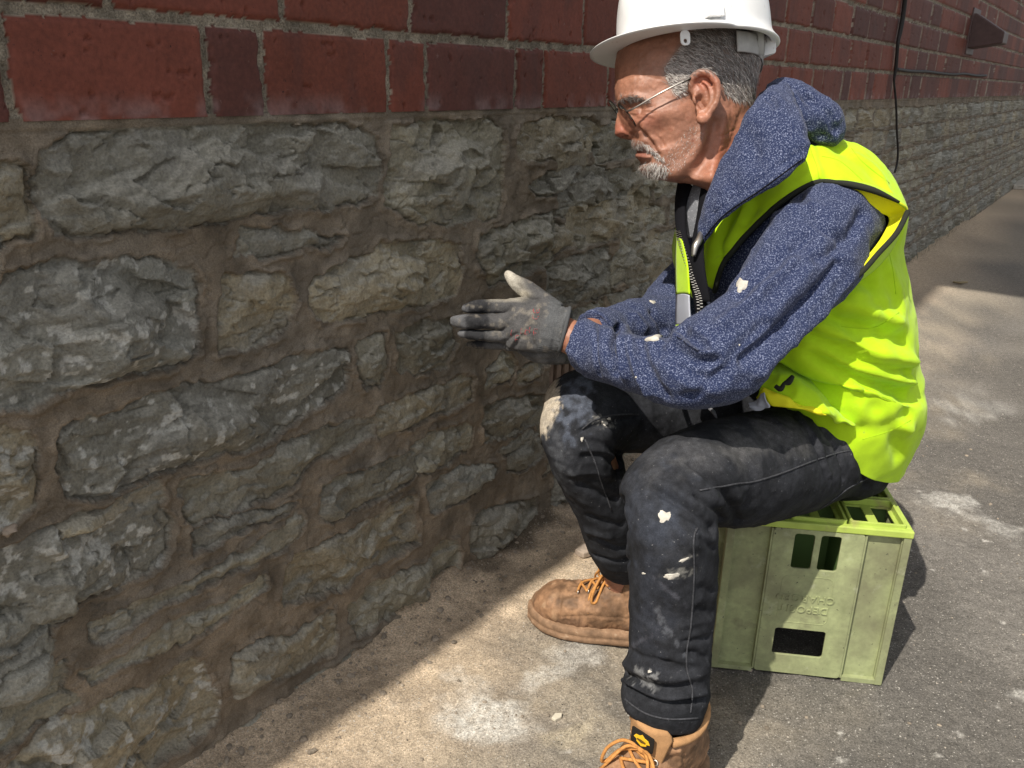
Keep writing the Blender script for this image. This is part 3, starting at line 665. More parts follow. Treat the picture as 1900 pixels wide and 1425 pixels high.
for O_ in (t_+C2*.0108-C1*.0015, t_+C1*(CW-.0105)+C2*.0108): mb.box(O_, C1*.012, C2*(CD-.0216), CZ*.0125)
mb.build('rim', M_lime, crate, bevel=.002)
cw, cdp = (CW-.012)/3, (CD-.012)/4
for i in range(3):
    for j in range(4):
        o_ = CO+C1*(.006+cw*i+.003)+C2*(.006+cdp*j+.003)+CZ*(CHT-.006); a, b = cw-.006, cdp-.006; mb = MB()
        mb.add(*plate(rrect(0, 0, a, b, .004), [rrect(.010, .012, a*.40, b-.010, .003), rrect(a*.58, .012, a-.010, b-.010, .003)], .003, o_, C1, C2))
        mb.add(*plate(rrect(-.001, -.001, a+.001, b+.001, .005), [rrect(.0035, .0035, a-.0035, b-.0035, .004)], .013, o_+CZ*.011, C1, C2))
        mb.build('cell', M_lime, crate)
mb = MB(); mb.add(*plate(rrect(.0115, .0115, CW-.0115, CD-.0115, .003), [rrect(.006+cw*i+.0065, .006+cdp*j+.0065, .006+cw*(i+1)-.0065, .006+cdp*(j+1)-.0065, .003) for i in range(3) for j in range(4)], .003, CO+CZ*(CHT-.0092), C1, C2))
mb.build('base_web', M_lime, crate)
mb = MB()
for i in (1, 2): mb.box(CO+C1*(.006+cw*i-.0012)+C2*.013+CZ*.08, C1*.0024, C2*(CD-.026), CZ*(CHT-.0945))
for j in (1, 2, 3): mb.box(CO+C1*.013+C2*(.006+cdp*j-.0012)+CZ*.0801, C1*(CW-.026), C2*.0024, CZ*(CHT-.0947))
mb.build('divider', mat('crate_inner', (0.10, 0.17, 0.05), rough=.6), crate)
# raised lettering, upside down like the crate
mb = MB()
for txt, hc in (('DEPOSIT', 0.137), ('CHARGED', 0.158)):
    fc = bpy.data.curves.new('t', 'FONT'); fc.body = txt; fc.align_x = 'CENTER'; fc.align_y = 'CENTER'; fc.size = .0185; fc.extrude = .0011; fc.bevel_depth = .0002; fc.space_character = 1.15
    V, F = curve_mesh(fc, CO+C1*CW*.485+CZ*hc-C2*.0006, -C1, -CZ, 0); mb.add(V, F)
def ring(u0, h0, u1, h1): mb.add(*plate(rrect(u0, h0, u1, h1, .012, 6), [rrect(u0+.0012, h0+.0012, u1-.0012, h1-.0012, .0108, 6)], .0012, CO-C2*.0006, C1, CZ, .0002))
ring(.34*CW, .108, .63*CW, .200)
mb.build('raised_lettering', M_crate, crate)
# ------------------------------------------------------------------ the man: trousers, socks, boots
man = thing('person', 'man in white hard hat, yellow vest and blue hoodie seated on a green crate', 'person', (0.40, 1.15, 0.0))
def cloth_noise(V, N, a1, s1, a2, s2, sd=0):
    return V+N*(a1*fbm(V, s1, 3, sd)+a2*ridge(V, s2, 2, sd+5)-a2*0.4)[:, None]
legL = [(1570,765,1628,900,1.44,1.0), (1500,752,1562,925,1.39,1.0), (1400,760,1470,960,1.31,1.0), (1310,782,1392,979,1.225,1.0), (1228,815,1330,972,1.15,1.0),
        (1165,870,1316,985,1.12,1.0), (1155,930,1330,1003,1.105,1.0), (1160,1005,1333,1050,1.115,1.0), (1168,1100,1329,1110,1.13,.95), (1170,1180,1320,1180,1.145,.95), (1160,1245,1318,1245,1.16,.98), (1152,1290,1314,1300,1.168,1.0), (1155,1308,1300,1338,1.172,.98)]
legR = [(1480,700,1560,870,1.58,1.0), (1330,695,1390,840,1.52,1.0), (1200,695,1235,845,1.45,1.0), (1112,690,1160,840,1.395,1.0), (1050,690,1128,850,1.36,1.0),
        (1010,735,1138,870,1.345,1.0), (1010,790,1156,890,1.355,1.0), (1033,865,1172,920,1.385,1.0), (1066,950,1186,970,1.43,1.0), (1093,1015,1196,1028,1.475,1.0), (1112,1052,1192,1064,1.505,.9)]
pelv = ellipsoid(P(1535, 815, 1.50), (0.10, 0, 0), (0, 0.17, 0), (0, 0, 0.085))
V, F = remesh([tube_px(legL, 5), tube_px(legR, 5), pelv], 0.0028)
V = smooth(V, F, 6); N = normals(V, F); bv = bvh_of(V, F)
F1 = [([(1209,905),(1252,930),(1291,955),(1326,980)], -.006, .006), ([(1215,893),(1258,915),(1300,940)], .004, .008), ([(1288,860),(1324,889),(1356,932),(1370,970)], -.006, .007), ([(1262,862),(1300,892),(1335,935)], .004, .009),
      ([(1305,850),(1345,885),(1376,930)], .003, .008), ([(1291,921),(1331,946),(1340,966)], -.005, .005), ([(1240,950),(1290,975),(1325,990)], -.004, .006), ([(1300,1000),(1328,1020)], -.004, .006), ([(1250,985),(1290,1010)], .003, .008),
      ([(1406,767),(1442,789),(1460,820)], -.003, .006), ([(1460,757),(1502,803),(1528,860)], -.0035, .005), ([(1502,764),(1553,832),(1567,889)], -.0045, .005), ([(1530,768),(1572,835),(1588,890)], .004, .006), ([(1549,778),(1588,839),(1610,903)], -.0045, .005), ([(1430,770),(1480,850)], .002, .012),
      ([(1480,765),(1520,825),(1540,880)], .003, .006), ([(1340,800),(1390,870),(1400,930)], -.002, .012), ([(1220,830),(1270,870)], -.002, .015),
      ([(1156,1247),(1189,1268),(1233,1280),(1280,1270)], -.006, .006), ([(1156,1230),(1200,1250),(1250,1258),(1310,1245)], .005, .010), ([(1160,1271),(1203,1297),(1248,1306),(1308,1297)], -.006, .004), ([(1158,1262),(1200,1284),(1250,1294),(1308,1285)], .005, .006),
      ([(1275,1209),(1295,1214),(1310,1222)], -.004, .004), ([(1268,1190),(1315,1185)], -.004, .005), ([(1270,1160),(1318,1150)], .003, .008), ([(1230,1215),(1310,1232)], .003, .006), ([(1165,1205),(1200,1222),(1240,1226)], -.003, .006),
      ([(1300,1090),(1325,1100)], -.003, .006), ([(1295,1130),(1322,1140)], -.003, .006), ([(1175,1010),(1200,1080),(1210,1150)], -.0015, .015), ([(1240,1040),(1260,1120)], .002, .015),
      ([(1080,800),(1110,790),(1150,780),(1185,775)], -.005, .005), ([(1090,815),(1130,830),(1160,850)], -.004, .007), ([(1085,850),(1120,850),(1150,865)], -.005, .007), ([(1060,880),(1110,880),(1150,890)], .003, .008), ([(1075,900),(1120,920),(1155,930)], -.005, .007),
      ([(1095,960),(1130,970),(1158,975)], -.004, .008), ([(1110,1000),(1140,1015),(1160,1018)], -.004, .006), ([(1105,1030),(1140,1042),(1165,1040)], -.004, .005), ([(1090,985),(1130,995)], .004, .008), ([(1130,700),(1180,740),(1200,790)], -.003, .012)]
F1 = [(l_, a_*1.3, w_*.85) for l_, a_, w_ in F1]
V = folds(V, N, bv, F1); V = smooth(V, F, 1); N = normals(V, F)
V = cloth_noise(V, N, .0024, .07, .0020, .040, 31); N = normals(V, F)
X, Y, Z = proj(V)
c = np.tile([0.020, 0.021, 0.0245], (len(V), 1))*(0.8+0.5*sstep(-.6, .8, fbm(V, 0.03, 3, 33)))[:, None]
def stain_or_sunlit(cx, cy, rx, ry, ang, amt, colr, zr, soft=.5, sc=.012, amp=.5, sd=0):
    global c
    ca, sa = math.cos(ang), math.sin(ang); dx, dy = X-cx, Y-cy
    d = np.hypot((dx*ca+dy*sa)/rx, (-dx*sa+dy*ca)/ry)+amp*fbm(V, sc, 4, 60+sd); m_ = sstep(1, soft, d)*amt*((Z > zr[0]) & (Z < zr[1])); c = c*(1-m_[:, None])+m_[:, None]*np.array(colr)
nr, fr = (0.9, 1.24), (1.2, 1.5)
stain_or_sunlit(1210, 960, 75, 150, 0, .65, (.042, .048, .064), nr, 0, .02, .7); stain_or_sunlit(1210, 1150, 70, 110, .1, .5, (.032, .036, .048), nr, 0, .02, .7, 1); stain_or_sunlit(1290, 850, 120, 50, -.2, .65, (.058, .058, .062), nr, 0, .03, .7, 2); stain_or_sunlit(1440, 815, 150, 70, -.2, .7, (.080, .078, .078), (1, 1.325), 0, .03, .7, 3)  # last one: thigh dust with its sunlit grey painted into the colour
stain_or_sunlit(1012, 748, 28, 66, .12, .97, (.42, .36, .28), fr, .78, .008, .28, 4); stain_or_sunlit(1065, 750, 40, 70, .1, .8, (.075, .085, .11), fr, .1, .012, .8, 5); stain_or_sunlit(1040, 850, 25, 90, -.3, .55, (.07, .073, .08), fr, .1, .012, .8, 6)
stain_or_sunlit(1240, 1170, 50, 8, 1.05, .5, (.11, .115, .13), nr, .2, .006, 1.2, 7); stain_or_sunlit(1200, 1260, 30, 14, .4, .6, (.2, .2, .2), nr, .3, .006, 1.4, 8); stain_or_sunlit(1180, 1195, 45, 5, -.6, .35, (.1, .1, .12), nr, .2, .006, 1.2, 9); stain_or_sunlit(1250, 1105, 40, 4, .7, .3, (.1, .1, .12), nr, .2, .006, 1.2, 10)
stain_or_sunlit(1262, 1063, 30, 9, -.15, .55, (.30, .29, .26), nr, .2, .005, .8, 11); stain_or_sunlit(1275, 1036, 18, 5, -.4, .5, (.25, .24, .22), nr, .2, .005, .8, 12); stain_or_sunlit(1120, 782, 22, 9, .3, .5, (.25, .24, .22), fr, .2, .004, 1.2, 13)
for k, L in enumerate([[(1288,860),(1324,889),(1356,932)], [(1460,757),(1502,803),(1528,860)], [(1502,764),(1553,832),(1567,889)], [(1549,778),(1588,839),(1610,903)], [(1252,850),(1300,880)], [(1404,765),(1445,800)]]):
    Q = snapline(bv, L); m_ = (.55*np.exp(-(dist_poly(V, Q)/.0022)**2))[:, None]; c = c*(1-m_)+m_*np.array([.085, .085, .09])   # wear along the creases
M_jeans = mat('worn_black_denim', attr=True, rough=0.9, spec=0.15, var=((120, 0.72, 1.3), (700, 0.7, 1.35)), bump=((1300, 0.35, 0.001), (200, 0.2, 0.001)), speck=((240, 0.71, 0.76, (.16, .16, .165)), (60, .70, .82, (.06, .065, .075), 5)))
trousers = mesh_np('trousers', V, F, M_jeans, man, True, c)
bvJ = bvh_of(V, F)
M_seam = mat('seam_thread', (0.04, 0.041, 0.046), rough=.9, var=((300, .5, 1.6),), bump=((900, .5, .001),))
for L in ([(1640,831),(1603,833),(1560,839),(1510,855),(1456,876),(1402,893),(1359,899),(1298,910)], [(1294,980),(1287,1000),(1288,1060),(1285,1119),(1281,1167),(1274,1209),(1275,1245),(1284,1274),(1284,1298),(1281,1322)],
          [(1640,868),(1606,889),(1575,905),(1549,925),(1513,950)], [(1185,769),(1170,768),(1134,771),(1102,780),(1080,796)], [(1085,815),(1105,860),(1116,896),(1134,946)], [(1158,1296),(1195,1322),(1240,1334),(1296,1332)]):
    Q = snapline(bvJ, L, .0004)
    if len(Q) > 3: m_ = MB(); m_.add(*tube(Q, .0013, 6)); m_.build('seam', M_seam, trousers, True)
M_plaster = mat('dried_plaster', (0.55, 0.515, 0.45), rough=.95, var=((90, .75, 1.15),), bump=((300, .6, .002),))
def splat(bvh, cx, cy, rx, ry, ang, parent, m=None, th=.0007, name='plaster_spot'):
    ca, sa = math.cos(ang), math.sin(ang); rng = []; n = 22; ph = random.uniform(0, 6)
    for ring_ in (1.0, .72, .35):
        for k in range(n):
            t = 2*math.pi*k/n; w = ring_*(1+.16*math.sin(3*t+ph)+.12*math.sin(5*t+2*ph)+.07*math.sin(9*t+ph)); u, v = rx*w*math.cos(t), ry*w*math.sin(t)
            q = snap(bvh, cx+u*ca-v*sa, cy+u*sa+v*ca, {1.0: -.0004, .72: th*.8, .35: th}[ring_]); rng.append(q)
    q = snap(bvh, cx, cy, th)
    if q is None or any(r is None for r in rng): return
    Vv = rng+[q]; F_ = []
    for r in range(2):
        for k in range(n): F_.append((r*n+k, r*n+(k+1) % n, (r+1)*n+(k+1) % n, (r+1)*n+k))
    for k in range(n): F_.append((2*n+k, 2*n+(k+1) % n, 3*n))
    bm_ = MB(); bm_.add(Vv, [f[::-1] for f in F_]); return bm_.build(name, m or M_plaster, parent, True)
for a in ((1232,958,13,12,.2), (1246,1069,17,6,-.15), (1269,1039,11,3,-.4), (1194,1064,4,2,.2), (1122,785,7,4,.3), (1130,777,4,3,0), (1205,1246,4,3,0), (1080,815,3,5,.2)):
    splat(bvJ, *a, trousers)

# --- boots
M_leather = mat('tan_leather', attr=True, rough=0.68, spec=0.35, var=((28, 0.65, 1.25), (140, 0.8, 1.2)), bump=((90, 0.25, 0.003), (420, 0.35, 0.001)), speck=((38, 0.62, 0.78, (0.20, 0.10, 0.05), 6), (70, .66, .8, (.50, .36, .24), 6)))
M_sole = mat('boot_sole', (0.24, 0.145, 0.085), rough=.8, var=((60, .6, 1.3),), bump=((200, .3, .002),), speck=((60, .6, .75, (.40, .31, .22), 4),))
M_lace = mat('boot_lace', (0.52, 0.24, 0.07), rough=.85, var=((200, .7, 1.2),), bump=((900, .6, .001),))
M_sock = mat('black_sock', (0.006, 0.006, 0.006), rough=1.0, spec=.1, bump=((600, .5, .002),))
M_metal = mat('eyelet_metal', (0.5, 0.47, 0.42), rough=.35, metal=.9)
M_suede = mat('boot_lining', (0.40, 0.22, 0.10), rough=.95, var=((60, .8, 1.15),), bump=((500, .5, .001),))
def boot(T, a, zg, tint, shaft_h, lean, label=None):
    a = np.array([*a, 0.0]); a /= np.linalg.norm(a); b = np.array([a[1], -a[0], 0.0])
    if b[1] > 0: b = -b                                   # b points to the camera's side
    up = np.array([0, 0, 1.0]); T = np.array([*T, zg])
    def fp(t, s_, h): return T+a*t+b*s_+up*h
    hw = lambda t: float(np.interp(t, [0, .012, .035, .07, .11, .16, .20, .25, .285, .30], [.004, .022, .040, .050, .051, .043, .038, .039, .028, .004]))
    top = lambda t: float(np.interp(t, [0, .012, .035, .07, .11, .15, .19, .25, .30], [.036, .058, .076, .083, .090, .112, .125, .11, .09]))
    C_, A_, B_ = [], [], []
    for t in np.linspace(.001, .297, 34):
        h = top(t); C_.append(fp(t, 0, .014+(h-.014)/2)); A_.append(b*(hw(t)-.002)); B_.append(up*((h-.014)/2))
    body_ = loft(C_, A_, B_, 36, True, .82)
    C_, A_, B_ = [], [], []
    for h in np.linspace(.06, shaft_h, 12):
        k = (h-.06)/(shaft_h-.06); C_.append(fp(.222+lean*k-.012*k, 0, h)); A_.append(a*(.070-.012*k)); B_.append(b*(.038+.006*k))
    V, F = remesh([body_, loft(C_, A_, B_, 36)], .0024); V = smooth(V, F, 6)
    q = V-T; tt, sb_, hh_ = q@a, q@b, q[:, 2]; N = normals(V, F)
    d = 0*tt
    d -= .0022*np.exp(-((tt-.058-.10*np.abs(sb_))/.0028)**2)*(hh_ > .03)          # toe cap seam
    d += .0016*sstep(.062, .056, tt-.10*np.abs(sb_))*(hh_ > .02)
    d -= .0016*np.exp(-((tt-.20+.25*(hh_-.06))/.0028)**2)*(hh_ > .02)
    d += .0020*sstep(.009, .004, np.abs(hh_-shaft_h+.012))*(tt > .12)
    d += .0026*fbm(V, .022, 4, 95)+.0045*(ridge(V*[1, 1, .6], .028, 3, 96)-.3)*sstep(.05, .09, tt)*sstep(.24, .15, tt)
    d -= .0016*np.exp(-((hh_-.045-.25*np.clip(tt-.06, 0, .06))/.0022)**2)*(tt > .06)
    V = V+N*d[:, None]
    base = np.array([.265, .150, .082])*tint; c = np.tile(base, (len(V), 1))*(.62+.7*sstep(-.6, .6, fbm(V, .02, 4, 97)))[:, None]
    k = sstep(.07, .03, tt)[:, None]*.5; c = c*(1-k)+k*np.array([.22, .115, .06])
    k = (sstep(.25, .6, fbm(V, .018, 4, 98))*sstep(.075, .03, tt))[:, None]*.6; c = c*(1-k)+k*np.array([.42, .27, .16])
    k = (sstep(.03, .012, np.abs(hh_-.03))*sstep(-.2, .5, fbm(V, .02, 3, 99)))[:, None]*.5; c = c*(1-k)+k*np.array([.16, .09, .055])
    bt = mesh_np('boot', V, F, M_leather, man, True, c); bvB = bvh_of(V, F)
    if label: bt['label'] = label
    m_ = MB(); ts = np.concatenate([[0, .002, .006], np.linspace(.012, .288, 30), [.295, .299, .302]]); n_ = len(ts)
    for lay, (h0, ex) in enumerate(((0, -.001), (.004, .0035), (.013, .004), (.0145, .0015), (.0175, .0035), (.027, .003), (.030, -.002))):
        for t in ts: m_.V.append(tuple(fp(t*1.015-.003, (hw(min(max(t, .001), .299))+ex), h0+.008*math.exp(-(t/.03)**2)*(1 if h0 > .02 else .4))))
        for t in ts[::-1]: m_.V.append(tuple(fp(t*1.015-.003, -(hw(min(max(t, .001), .299))+ex), h0+.008*math.exp(-(t/.03)**2)*(1 if h0 > .02 else .4))))
    k2 = 2*n_
    for l in range(6):
        for k in range(k2): m_.F.append((l*k2+k, l*k2+(k+1) % k2, (l+1)*k2+(k+1) % k2, (l+1)*k2+k))
    m_.F.append(tuple(range(k2))[::-1]); m_.F.append(tuple(range(6*k2, 7*k2))); so_ = m_.build('sole', M_sole, bt, True)
    def on(t, s_, h, off=.0015):                            # drop a point onto the upper from in front and above
        o_ = fp(t-.10, s_*1.3, h+.14); r_ = bvB.ray_cast(Vector(o_), Vector(fp(t, s_, h)-o_).normalized()); return fp(t, s_, h) if r_[0] is None else np.array(r_[0])+np.array(r_[1])*off
    rows_ = [(.092, .082, .019), (.110, .090, .020), (.128, .100, .021), (.143, .112, .022), (.153, .128, .023), (.158, .144, .024)]
    for i, (t, h, s_) in enumerate(rows_):
        for sg in (-1, 1):
            q = on(t+.002, sg*s_, h); m_ = MB(); nrm_ = (q-fp(.2, 0, .07)); nrm_ /= np.linalg.norm(nrm_); u = np.cross(nrm_, up); u /= np.linalg.norm(u); w = np.cross(u, nrm_)
            m_.add(*tube([q+nrm_*.0005+(u*math.cos(x_)+w*math.sin(x_))*.0036 for x_ in np.linspace(0, 2*math.pi, 13)], .0013, 6)); m_.build('eyelet', M_metal, bt, True)
        if i < len(rows_)-1:
            t2, h2, s2_ = rows_[i+1]
            for sg in (-1, 1):
                Q = [on(t, sg*s_, h, .003), on((t+t2)/2-.002, 0, (h+h2)/2, .0065+.001*sg), on(t2, -sg*s2_, h2, .003)]
                m_ = MB(); m_.add(*tube(Q, .0024, 7, 6)); m_.build('lace', M_lace, bt, True)
    k = on(.150, 0, .124, .008)
    for sg in (-1, 1):                                       # bow and free ends
        Q = [k, k-a*.012+b*sg*.022+up*.008, k-a*.022+b*sg*.040-up*.010, k-a*.026+b*sg*.046-up*.034, k-a*.018+b*sg*.042-up*.036, k-a*.010+b*sg*.026-up*.012, k]
        m_ = MB(); m_.add(*tube(Q, .0024, 7, 7)); m_.build('lace', M_lace, bt, True)
        Q = [k, k-a*.012+b*sg*.018, k-a*.03+b*sg*.034-up*.028, k-a*.030+b*sg*.050-up*.058]
        m_ = MB(); m_.add(*tube(Q, [.0024, .0024, .0022, .0016], 7, 7)); m_.build('lace', M_lace, bt, True)
    m_ = MB(); m_.add(*ellipsoid(k, a*.006, b*.009, up*.006, 12, 8)); m_.build('lace_knot', M_lace, bt, True)
    # tongue standing up in front of the shin, and the padded collar
    C_, A_, B_ = [], [], []
    for k_ in np.linspace(0, 1, 9):
        h = .10+(shaft_h+.026-.10)*k_; C_.append(fp(.146+.004*k_+lean*k_, 0, h)); A_.append(b*(.026+.012*k_-.010*max(0, k_-.8)/.2)); B_.append(a*.0045)
    V_, F_ = loft(C_, A_, B_, 20); q = V_-T; V_ = V_+a*((q@b)**2*14)[:, None]; tg = mesh_np('tongue', V_, F_, M_suede, bt, True)
    C2_ = [fp(.222-.012+lean+.0585*math.cos(x_), .0445*math.sin(x_), shaft_h+.004+.010*max(0, math.cos(x_))) for x_ in np.linspace(-2.35, 2.35, 25)]
    m_ = MB(); m_.add(*tube(C2_, .0065, 8)); m_.build('collar', M_suede, bt, True)
    return fp, tg
fpF, _ = boot((0.045, 1.352), (0.974, -0.226), 0.002, .86, .145, .0)
fpN, tgN = boot((0.085, 0.794), (0.70, 0.714), 0.002, 0.98, .132, .0)
for (fp_, sh) in ((fpF, .14), (fpN, .145)):
    C_ = [fp_(.210, 0, h) for h in np.linspace(.06, .205, 8)]; a_ = fp_(1, 0, 0)-fp_(0, 0, 0); b_ = fp_(0, 1, 0)-fp_(0, 0, 0)
    V, F = loft(C_, [a_*.043]*8, [b_*.035]*8, 28); N = normals(V[:-2], np.array(F[:-56] if False else [f for f in F if len(f) == 4])); V[:-2] += N*(.0012*np.sin(np.arange(len(V)-2)*2*math.pi*9/28))[:, None]
    mesh_np('sock', V, F, M_sock, man, True)
# the black badge with a yellow shield on the near boot's tongue
a_, b_ = fpN(1, 0, 0)-fpN(0, 0, 0), fpN(0, 1, 0)-fpN(0, 0, 0); O_ = fpN(.1395, -.015, .128); u_, v_ = b_, np.array([0, 0, 1.0])+a_*.05; v_ /= np.linalg.norm(v_)
if np.cross(u_, v_)@a_ > 0: u_ = -u_; O_ = fpN(.1395, .019, .128)
m_ = MB(); m_.add(*plate(rrect(0, 0, .036, .024, .002), [], .002, O_, u_, v_, .0003)); bd = m_.build('badge', mat('badge_black', (.012, .011, .01), rough=.6), tgN)
sh_ = [(.018, .003), (.026, .007), (.026, .010), (.031, .012), (.028, .0165), (.022, .0175), (.018, .021), (.014, .0175), (.008, .0165), (.005, .012), (.010, .010), (.010, .007)]
m_ = MB(); m_.add(*plate(sh_, [], .0012, O_-a_*.0012, u_, v_, .0003)); m_.build('emblem', mat('badge_yellow', (.72, .42, .02), rough=.5), bd)
m_ = MB(); m_.add(*plate([(.011, .0105), (.018, .0085), (.025, .0105), (.025, .0125), (.018, .0135), (.011, .0125)], [], .0008, O_-a_*.0019, u_, v_, .0002)); m_.build('emblem_band', mat('badge_dark', (.10, .06, .01), rough=.5), bd)
# ------------------------------------------------------------------ hoodie
HT = [(1420,660,1650,890,1.46,.9), (1365,610,1672,800,1.44,.9), (1318,570,1676,715,1.42,.9), (1285,525,1670,630,1.40,.9), (1268,470,1655,540,1.385,.9), (1272,425,1645,450,1.37,.92), (1298,378,1636,360,1.35,.95), (1345,338,1580,292,1.33,.95), (1385,305,1520,262,1.32,.9), (1392,285,1490,235,1.31,.85)]
SLN = [(1482,362,1628,448,1.225,.85), (1453,380,1608,476,1.195,.88), (1412,436,1576,540,1.17,.9), (1372,500,1513,600,1.14,.93), (1330,555,1450,668,1.12,.95), (1265,600,1400,722,1.105,1.0), (1220,618,1322,757,1.105,1.0), (1185,622,1240,748,1.125,1.0), (1140,612,1160,724,1.16,1.0), (1108,600,1102,700,1.195,1.0), (1084,590,1066,686,1.212,1.0)]
SLF = [(1300,430,1420,540,1.60,.9), (1238,495,1335,605,1.555,.9), (1190,553,1300,662,1.50,.95), (1130,572,1200,655,1.42,.95), (1085,576,1110,655,1.35,1.0)]
shn = ellipsoid(P(1545, 422, 1.235), RX*.066, fw*.07, UX*.055)
V, F = remesh([tube_px(HT, 5, 48), tube_px(SLN, 5), tube_px(SLF, 5), shn], 0.0034)
V = smooth(V, F, 7); N = normals(V, F); bv = bvh_of(V, F)
FH = [([(1558,490),(1500,560),(1440,620),(1385,668)], -.006, .009), ([(1575,520),(1520,580),(1460,640),(1410,690)], .004, .010), ([(1500,440),(1430,500),(1368,545)], -.004, .014), ([(1470,480),(1400,550),(1340,600)], .004, .012), ([(1530,470),(1480,530),(1430,585)], .003, .012),
      ([(1262,606),(1285,620),(1305,640)], -.007, .006), ([(1250,625),(1290,650),(1320,655)], .004, .008), ([(1255,645),(1290,668),(1330,668)], -.004, .008), ([(1220,640),(1250,680),(1300,700)], -.004, .012), ([(1230,668),(1275,710),(1330,725)], .003, .010), ([(1185,640),(1200,690),(1235,735)], -.004, .010), ([(1170,630),(1180,680),(1200,728)], .004, .008),
      ([(1150,606),(1138,625),(1134,650),(1140,690)], -.007, .005), ([(1160,612),(1152,650),(1160,700)], .005, .007), ([(1112,602),(1106,640),(1110,698)], -.003, .003), ([(1400,440),(1440,400),(1500,380)], .003, .012), ([(1340,690),(1300,725),(1270,735)], -.003, .008), ([(1420,600),(1370,650),(1345,700)], -.003, .010),
      ([(1210,580),(1225,600),(1240,625)], -.004, .008), ([(1180,585),(1195,610)], .003, .008), ([(1110,590),(1130,605)], -.003, .005), ([(1480,360),(1520,420),(1560,440)], -.004, .010), ([(1600,400),(1570,450),(1520,480)], -.005, .012)]
FH = [(l_, a_*2.3, w_*.85) for l_, a_, w_ in FH]
V = folds(V, N, bv, FH); V = smooth(V, F, 1); N = normals(V, F); V = cloth_noise(V, N, .0034, .06, .0030, .042, 131); N = normals(V, F)
M_hood = mat('heathered_blue_fleece', (0.022, 0.031, 0.074), rough=1.0, spec=.08, sheen=.08, speck=((560, 0.51, 0.70, (0.245, 0.275, 0.40), 3), (600, 0.56, 0.68, (0.010, 0.012, 0.04), 3)), bump=((480, 0.5, 0.002), (1200, .3, .001)))
M_black = mat('black_cloth', (0.008, 0.008, 0.010), rough=.95, spec=.1, bump=((700, .4, .001),))
hood_b = mesh_np('hoodie', V, F, M_hood, man, True); bvH = bvh_of(V, F)
def ribbon(S, n=24, sub=6):                        # a soft flat roll through stations: inner px, outer px, thickness
    C_, A_, Q_ = [], [], []
    for (x1, y1, z1, x2, y2, z2, t) in S:
        p, q = P(x1, y1, z1), P(x2, y2, z2); C_.append((p+q)/2); A_.append((q-p)/2); Q_.append([t])
    X = catmull(np.hstack([C_, A_, Q_]), sub); C_, A_, Q_ = X[:, :3], X[:, 3:6], X[:, 6]
    T_ = np.gradient(C_, axis=0); B_ = np.cross(T_, A_); B_ = B_/(np.linalg.norm(B_, axis=1)[:, None]+1e-12)*Q_[:, None]
    return loft(C_, A_, B_, n)
S_ = [(1308,398,1.215,1303,455,1.205,.009), (1318,352,1.205,1345,402,1.165,.012), (1342,298,1.195,1415,354,1.130,.014), (1370,243,1.19,1482,306,1.125,.017), (1394,194,1.195,1502,268,1.135,.018), (1418,166,1.225,1490,234,1.165,.018), (1436,158,1.27,1468,188,1.235,.016), (1438,158,1.34,1462,178,1.34,.016), (1400,190,1.40,1470,235,1.44,.02), (1350,290,1.40,1350,350,1.45,.014), (1300,345,1.36,1272,392,1.38,.010)]
roll = tube_px([(1424,158,1442,192,1.295,1.3), (1450,147,1472,228,1.285,1.2), (1492,154,1503,266,1.27,1.05), (1532,180,1532,274,1.26,1.0), (1557,213,1549,272,1.26,.95), (1565,232,1560,258,1.262,.9)], 6)
V, F = remesh([ribbon(S_, 30, 8)], .0028); V = smooth(V, F, 5); N = normals(V, F); bv = bvh_of(V, F)
V = folds(V, N, bv, [([(1440,172),(1452,200),(1466,232)], .003, .010), ([(1325,398),(1400,340),(1470,292),(1530,250)], -.003, .004), ([(1400,215),(1430,240),(1470,262)], .003, .015), ([(1390,260),(1400,300)], -.003, .012), ([(1500,170),(1530,200),(1550,230)], .004, .01), ([(1425,180),(1435,190),(1438,200)], -.006, .006), ([(1350,330),(1400,290)], -.003, .012)])
V = smooth(V, F, 1); N = normals(V, F); V = cloth_noise(V, N, .0048, .06, .0024, .04, 231)
hd = mesh_np('hood_collar', V, F, M_hood, hood_b, True); bvHd = bvh_of(V, F)
V, F = remesh([roll], .0028); V = smooth(V, F, 4); N = normals(V, F); bv = bvh_of(V, F)
V = folds(V, N, bv, [([(1455,158),(1490,170),(1530,205),(1552,240)], -.006, .006), ([(1500,180),(1515,215),(1520,255)], -.005, .008), ([(1530,200),(1545,230),(1550,260)], .004, .010), ([(1470,165),(1490,200),(1500,240)], .004, .010)]); N = normals(V, F); V = cloth_noise(V, N, .0045, .05, .0025, .035, 251)
mesh_np('hood', V, F, M_hood, hood_b, True)
Q = snapline(bvHd, [(1308,440),(1345,398),(1415,350),(1480,302),(1533,262)], -.0002); m_ = MB(); m_.add(*tube(Q, .0011, 6)); m_.build('hood_seam', M_black, hd, True)
